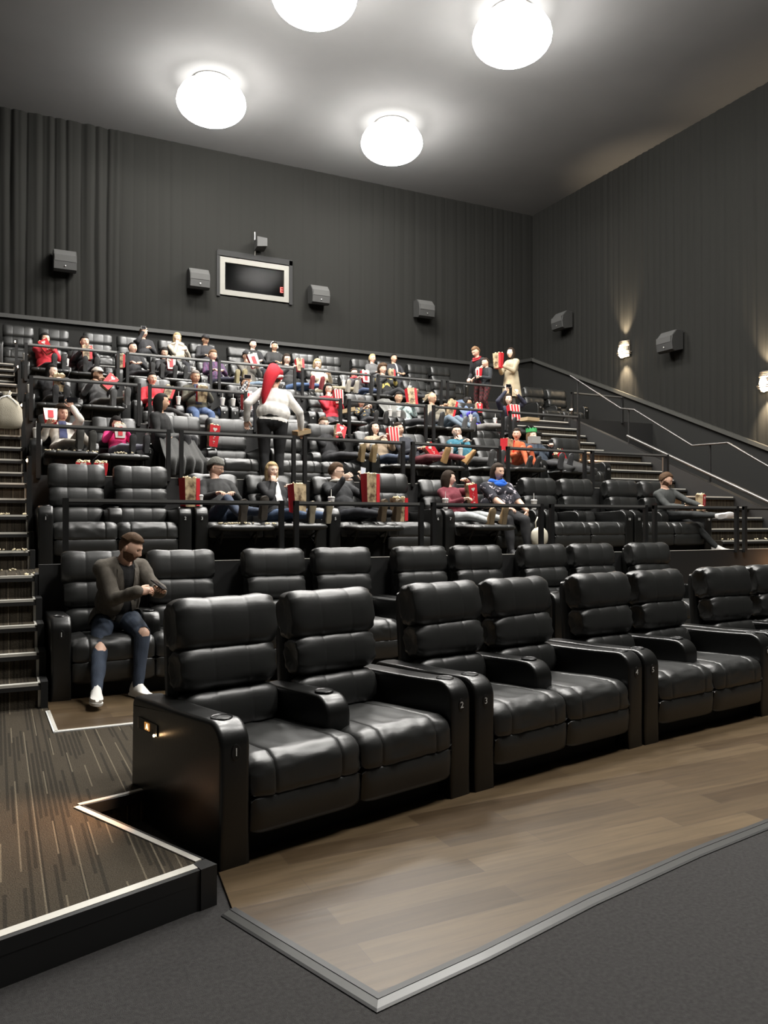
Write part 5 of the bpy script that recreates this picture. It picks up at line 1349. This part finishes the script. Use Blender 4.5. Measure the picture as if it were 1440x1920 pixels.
CUPW = mat('cup_white', (.78, .76, .72), .45); CUPMARK = mat('cup_mark', (.05, .04, .045), .5)
def make_cup_meshes():
    mb = MB().use(CUPW); mb.lathe([(.031, 0), (.043, .125), (.044, .13)], 18); a = mb.mesh('cup', True, 40)
    mb = MB().use(CUPW); mb.lathe([(.047, .128), (.048, .138), (.041, .141), (.038, .150), (.012, .151)], 18); b = mb.mesh('lid', True, 30)
    mb = MB().use(CUPW); mb.tube([(.0, 0, .10), (.008, 0, .24)], .0042, 6); c = mb.mesh('straw')
    mb = MB()
    for m_, z0, z1, w_ in ((CUPMARK, .02, .09, .32), (BAGRED, .03, .11, .3)):
        mb.use(m_); off = -.5*pi if m_ is CUPMARK else .1
        for q in range(5):
            t0 = off - w_ + q*w_*.4; t1 = t0 + w_*.4; rr_ = lambda z_: .0316 + .012*z_/.125
            k = (1-abs(q-2)/3)
            qd = [(rr_(z0)*cos(t0), rr_(z0)*sin(t0), z0), (rr_(z0)*cos(t1), rr_(z0)*sin(t1), z0), (rr_(z1)*cos(t1), rr_(z1)*sin(t1), z0+(z1-z0)*k), (rr_(z1)*cos(t0), rr_(z1)*sin(t0), z0+(z1-z0)*k)]
            b0 = len(mb.v); mb.v += qd; mb.face((b0, b0+1, b0+2, b0+3))
    return a, b, c, mb.mesh('cup_print')
CUPM = make_cup_meshes()
def cup(label, r, n, z, rz=0):
    o = empty('drink_cup', (r, n, z), rz); tag(o, label, 'paper cup', 'white drink cups')
    for nm, me in zip(('paper_cup', 'lid', 'straw', 'cup_print'), CUPM): link(nm, me, o)
CUPS = [('C', 2.12, 'beside the brown bag next to the grey-beanie man'), ('C', 3.77, 'between the blonde woman and the glasses man'), ('C', 5.42, 'left of the girl in maroon'), ('C', 6.88, 'right of the blue-scarf woman'),
        ('D', .47, 'at the left aisle beside the curly-haired man'), ('D', 1.93, 'between the child in pink and the long-haired woman'), ('D', 5.23, 'left of the dark-haired woman in tan'), ('D', 5.42, 'directly in front of the dark-haired woman in tan'),
        ('D', 6.88, 'in front of the man in teal, left one'), ('D', 7.07, 'in front of the man in teal, right one'), ('D', 8.53, 'between the boy in orange and the crowned woman'),
        ('E', .47, 'at the left aisle beside the woman in black'), ('E', 1.93, 'right of the man in the white cap'), ('E', 3.58, 'right of the grey-haired man, left one of a pair'), ('E', 3.77, 'right of the grey-haired man, right one of a pair'),
        ('E', 6.88, 'in front of the plaid-shirted man, left one'), ('E', 7.07, 'in front of the plaid-shirted man, right one'), ('E', 8.72, 'in front of the woman in purple'),
        ('F', .47, 'at the left aisle on the sixth row'), ('F', 3.58, 'right of the smiling black-haired woman'), ('F', 5.23, 'right of the man in the badge cap, left one'), ('F', 5.42, 'right of the man in the badge cap, right one'), ('F', 6.88, 'right of the blonde woman with glasses'), ('F', 8.53, 'right of the curly-haired woman')]
for k, r, w_ in CUPS: cup('white lidded paper cup '+w_, r, ROWS[k][0]+.135, ROWS[k][1]+.655, r*2)
for k, s_, w_ in (('E', 1, 'between the red-topped woman and the grey-haired man'), ('F', 0, 'between the red-vested woman and the man in black'), ('E', 5, 'right of the woman in purple')):
    cup('white lidded paper cup in the console '+w_, 1.2+1.65*s_, ROWS[k][0]+.33, ROWS[k][1]+.655, s_)

# phones and boxes in hands
def held_phone(key, i, label, off=(0, -.03, .09), tilt=(80, 0), **kw):
    c = P[key]; fd = (c['wr'][i]-c['elb'][i]).normalized()
    phone(label, c['W'], c['wr'][i] + Vector(off), c['rz'], tilt, **kw)
held_phone('curly', 1, 'black phone held sideways in front of the curly-haired man\'s face', tilt=(90, 90))
held_phone('specs', 1, 'silver phone held by the man with glasses', (-.01, -.03, .10), (70, 12), col=(.4, .4, .4), lit=mat('phone_glow', (.3, .3, .3), .2, emit=(.8, .85, 1), estr=.35))
held_phone('e4', 0, 'white phone hiding the face of the woman in the striped top', tilt=(90, 90), col=(.5, .42, .38))
held_phone('e11', 0, 'white phone raised high by the woman in the navy coat', (.05, -.03, .12), (90, 90), col=(.55, .5, .45))
held_phone('g3', 0, 'small grey camera held by the photographing woman on the top row', tilt=(90, 90), col=(.12, .12, .12), size=(.07, .11))
CARD = mat('cardboard', (.42, .31, .18), .8)
def tray(label, pos, rz, size=(.30, .20, .07), m=CARD, tilt=(0, 0)):
    o = empty('cardboard_tray', pos); o.rotation_euler = (radians(tilt[0]), radians(tilt[1]), radians(rz)); tag(o, label, 'tray')
    w_, d_, h_ = size; mb = MB().use(m)
    mb.box((-w_/2, -d_/2, 0), (w_/2, d_/2, .004)); mb.box((-w_/2, -d_/2, .004), (w_/2, -d_/2+.004, h_)); mb.box((-w_/2, d_/2-.004, .004), (w_/2, d_/2, h_)); mb.box((-w_/2, -d_/2+.004, .004), (-w_/2+.004, d_/2-.004, h_)); mb.box((w_/2-.004, -d_/2+.004, .004), (w_/2, d_/2-.004, h_))
    part('tray', mb, o)
v = P['e11']['W'](Vector((.12, -.18, .70))); tray('brown cardboard tray on the lap of the woman raising her phone', v, 8, (.34, .22, .07))
v = P['e6']['W'](Vector((.12, -.02, .66))); tray('brown cardboard tray held by the woman in the red sweater', v, -15, (.30, .2, .07), tilt=(0, -14))
v = P['boy']['W'](Vector((.05, -.38, .88))); tray('small grey snack box held by the boy in orange', v, 0, (.18, .12, .12), mat('grey_card', (.35, .34, .32), .8))
v = st['W'](Vector((-.46, -.16, .80))); tray('brown paper snack tray carried in the right hand of the Santa-hat man', v, 10, (.22, .16, .06), tilt=(10, -14))

# purse of the blue-scarf woman
o = empty('purse', (6.66, 8.82, 1.10+.14)); tag(o, 'cream white purse with a loop handle hanging from the blue-scarf woman\'s hand', 'purse')
mb = MB().use(mat('purse_cream', (.66, .62, .50), .55)); rings = []
for x, k in ((-.13, .2), (-.12, .6), (-.08, .85), (0, 1), (.08, .85), (.12, .6), (.13, .2)): rings.append([(x, .055*k*cos(a), .14+.14*k*sin(a)) for a in [2*pi*t/16 for t in range(16)]])
mb.loft(rings); part('bag_body', mb, o, True)
mb = MB().use(mat('purse_cream', (.66, .62, .50), .55)); mb.tube([(-.06, 0, .25), (-.065, 0, .34), (-.03, 0, .41), (.03, 0, .41), (.065, 0, .34), (.06, 0, .25)], .009, 8); part('handle', mb, o, True)

# coat over the footrest and knees of the long-haired woman
def cloth(name, label, cat, m, x0, x1, n_top, n_bot, z_top, z_bot, seed, fr=9, grp=None):
    mb = MB().use(m); front = []; nx, nz = 26, 18; rows_ = []
    for j in range(nz+1):
        t = j/nz; row = []
        for i in range(nx+1):
            u = i/nx; x = x0 + (x1-x0)*(u + .0*t); w_ = .02 + .035*t
            n_ = n_top + (n_bot-n_top)*min(1, t*1.6) - w_*sin(u*fr*2 + seed + 1.5*t) - .05*noise.noise(Vector((u*3, t*2, seed)))
            x += .10*(u-.5)*t*1.2 + .02*noise.noise(Vector((u*4, t*4, seed+3)))
            z_ = z_top + (z_bot-z_top)*t**.9 + .05*sin(pi*u)*(1-t) + (.06*noise.noise(Vector((u*4, seed, 2)))*t)
            row.append((x, n_, z_))
        rows_.append(row)
    mb.loft(rows_, closed=False, cap=False)
    o = part(name, mb, None, True); sm = o.modifiers.new('thick', 'SOLIDIFY'); sm.thickness = .012
    tag(o, label, cat); return o
cloth('coat', 'dark grey wool coat draped down below the long-haired woman towards the rail', 'coat', mat('wool_grey', (.022, .022, .02), .95, bump=.5, bscale=120, sheen=.3), 2.02, 2.50, 11.30, 10.60, 2.035+.74, 2.035+.16, 1.0, 15)
cloth('jacket', 'black jacket lying over the crossed legs of the crowned woman', 'jacket', mat('cloth_black', (.02, .02, .02), .9), 8.85, 9.5, 11.5, 10.95, 2.035+.64, 2.035+.40, 4.0)
cloth('jacket', 'grey jacket thrown over the seat behind the child in the jersey', 'jacket', mat('cloth_greyj', (.14, .14, .13), .9), 6.95, 7.35, 14.6, 14.2, 2.97+1.08, 2.97+.66, 2.0)
cloth('jacket', 'pale blue-grey jacket over the seat left of the woman in purple', 'jacket', mat('cloth_blue', (.10, .14, .22), .9), 8.80, 9.15, 14.62, 14.2, 2.97+1.18, 2.97+.7, 5.0)

# white drawstring sack on the left stairs
o = empty('sack', (.12, 11.86, 2.85)); tag(o, 'cream drawstring sack on the left stairs at the very left edge', 'sack')
mb = MB().use(mat('sack_canvas', (.36, .33, .26), .95, bump=.4, bscale=90)); rings = []
for z_, k in ((0, .6), (.02, .9), (.12, 1.0), (.26, .95), (.36, .72), (.42, .30), (.44, .22), (.49, .34)): rings.append([(.20*k*cos(a)*(1+.04*sin(6*a)), .14*k*sin(a)*(1+.05*sin(5*a)), z_) for a in [2*pi*t/24 for t in range(24)]])
mb.loft(rings); part('canvas', mb, o, True)
mb = MB().use(WHITE); mb.tube([(.05*cos(a), .05*sin(a), .43) for a in [2*pi*t/10 for t in range(11)]], .009, 6); mb.tube([(.0, -.05, .43), (.07, -.09, .38), (.14, -.10, .30)], .007, 6); mb.tube([(.0, -.05, .43), (-.07, -.09, .40), (-.1, -.10, .34)], .007, 6); mb.tube([(0, -.04, .43), (.04, -.06, .50)], .007, 6); part('cord', mb, o, True)

# loose popcorn
def spill(label, pts):
    mb = MB().use(CORN); R = random.Random(len(label))
    for (r, n, z, rad, cnt) in pts:
        for q in range(cnt):
            a = R.uniform(0, 2*pi); d = rad*sqrt(R.random()); c = Vector((r+d*cos(a)*1.6, n+d*sin(a)*.6, z+.011+R.uniform(0, .010)))
            for u in range(3): mb.ball(c + Vector((R.uniform(-.008, .008), R.uniform(-.008, .008), R.uniform(-.003, .006))), R.uniform(.006, .010), 6, 4)
    o = part('spilled_popcorn', mb, None, True); tag(o, label, 'popcorn', kind='stuff')
spill('spilled popcorn scattered on the footrest of the grey-beanie man', [(2.42, 8.78, 1.10+.452, .13, 34), (2.85, 8.80, 1.10+.452, .05, 10)])
spill('spilled popcorn on the footrest of the curly-haired man', [(.75, 11.0, 2.035+.452, .12, 14), (1.12, 11.0, 2.035+.452, .06, 9), (1.5, 11.0, 2.035+.452, .10, 10)])
spill('popcorn crumbs dropped on the left stair treads', [(.12, 8.98, 1.287, .16, 12), (.1, 7.95, 1.10, .14, 4), (.2, 8.6, 1.10, .12, 4), (.15, 9.6, 1.66, .12, 8)])
spill('popcorn crumbs at the foot of the right stairs', [(10.6, 9.05, 1.29, .12, 7), (11.3, 9.05, 1.29, .1, 4)])
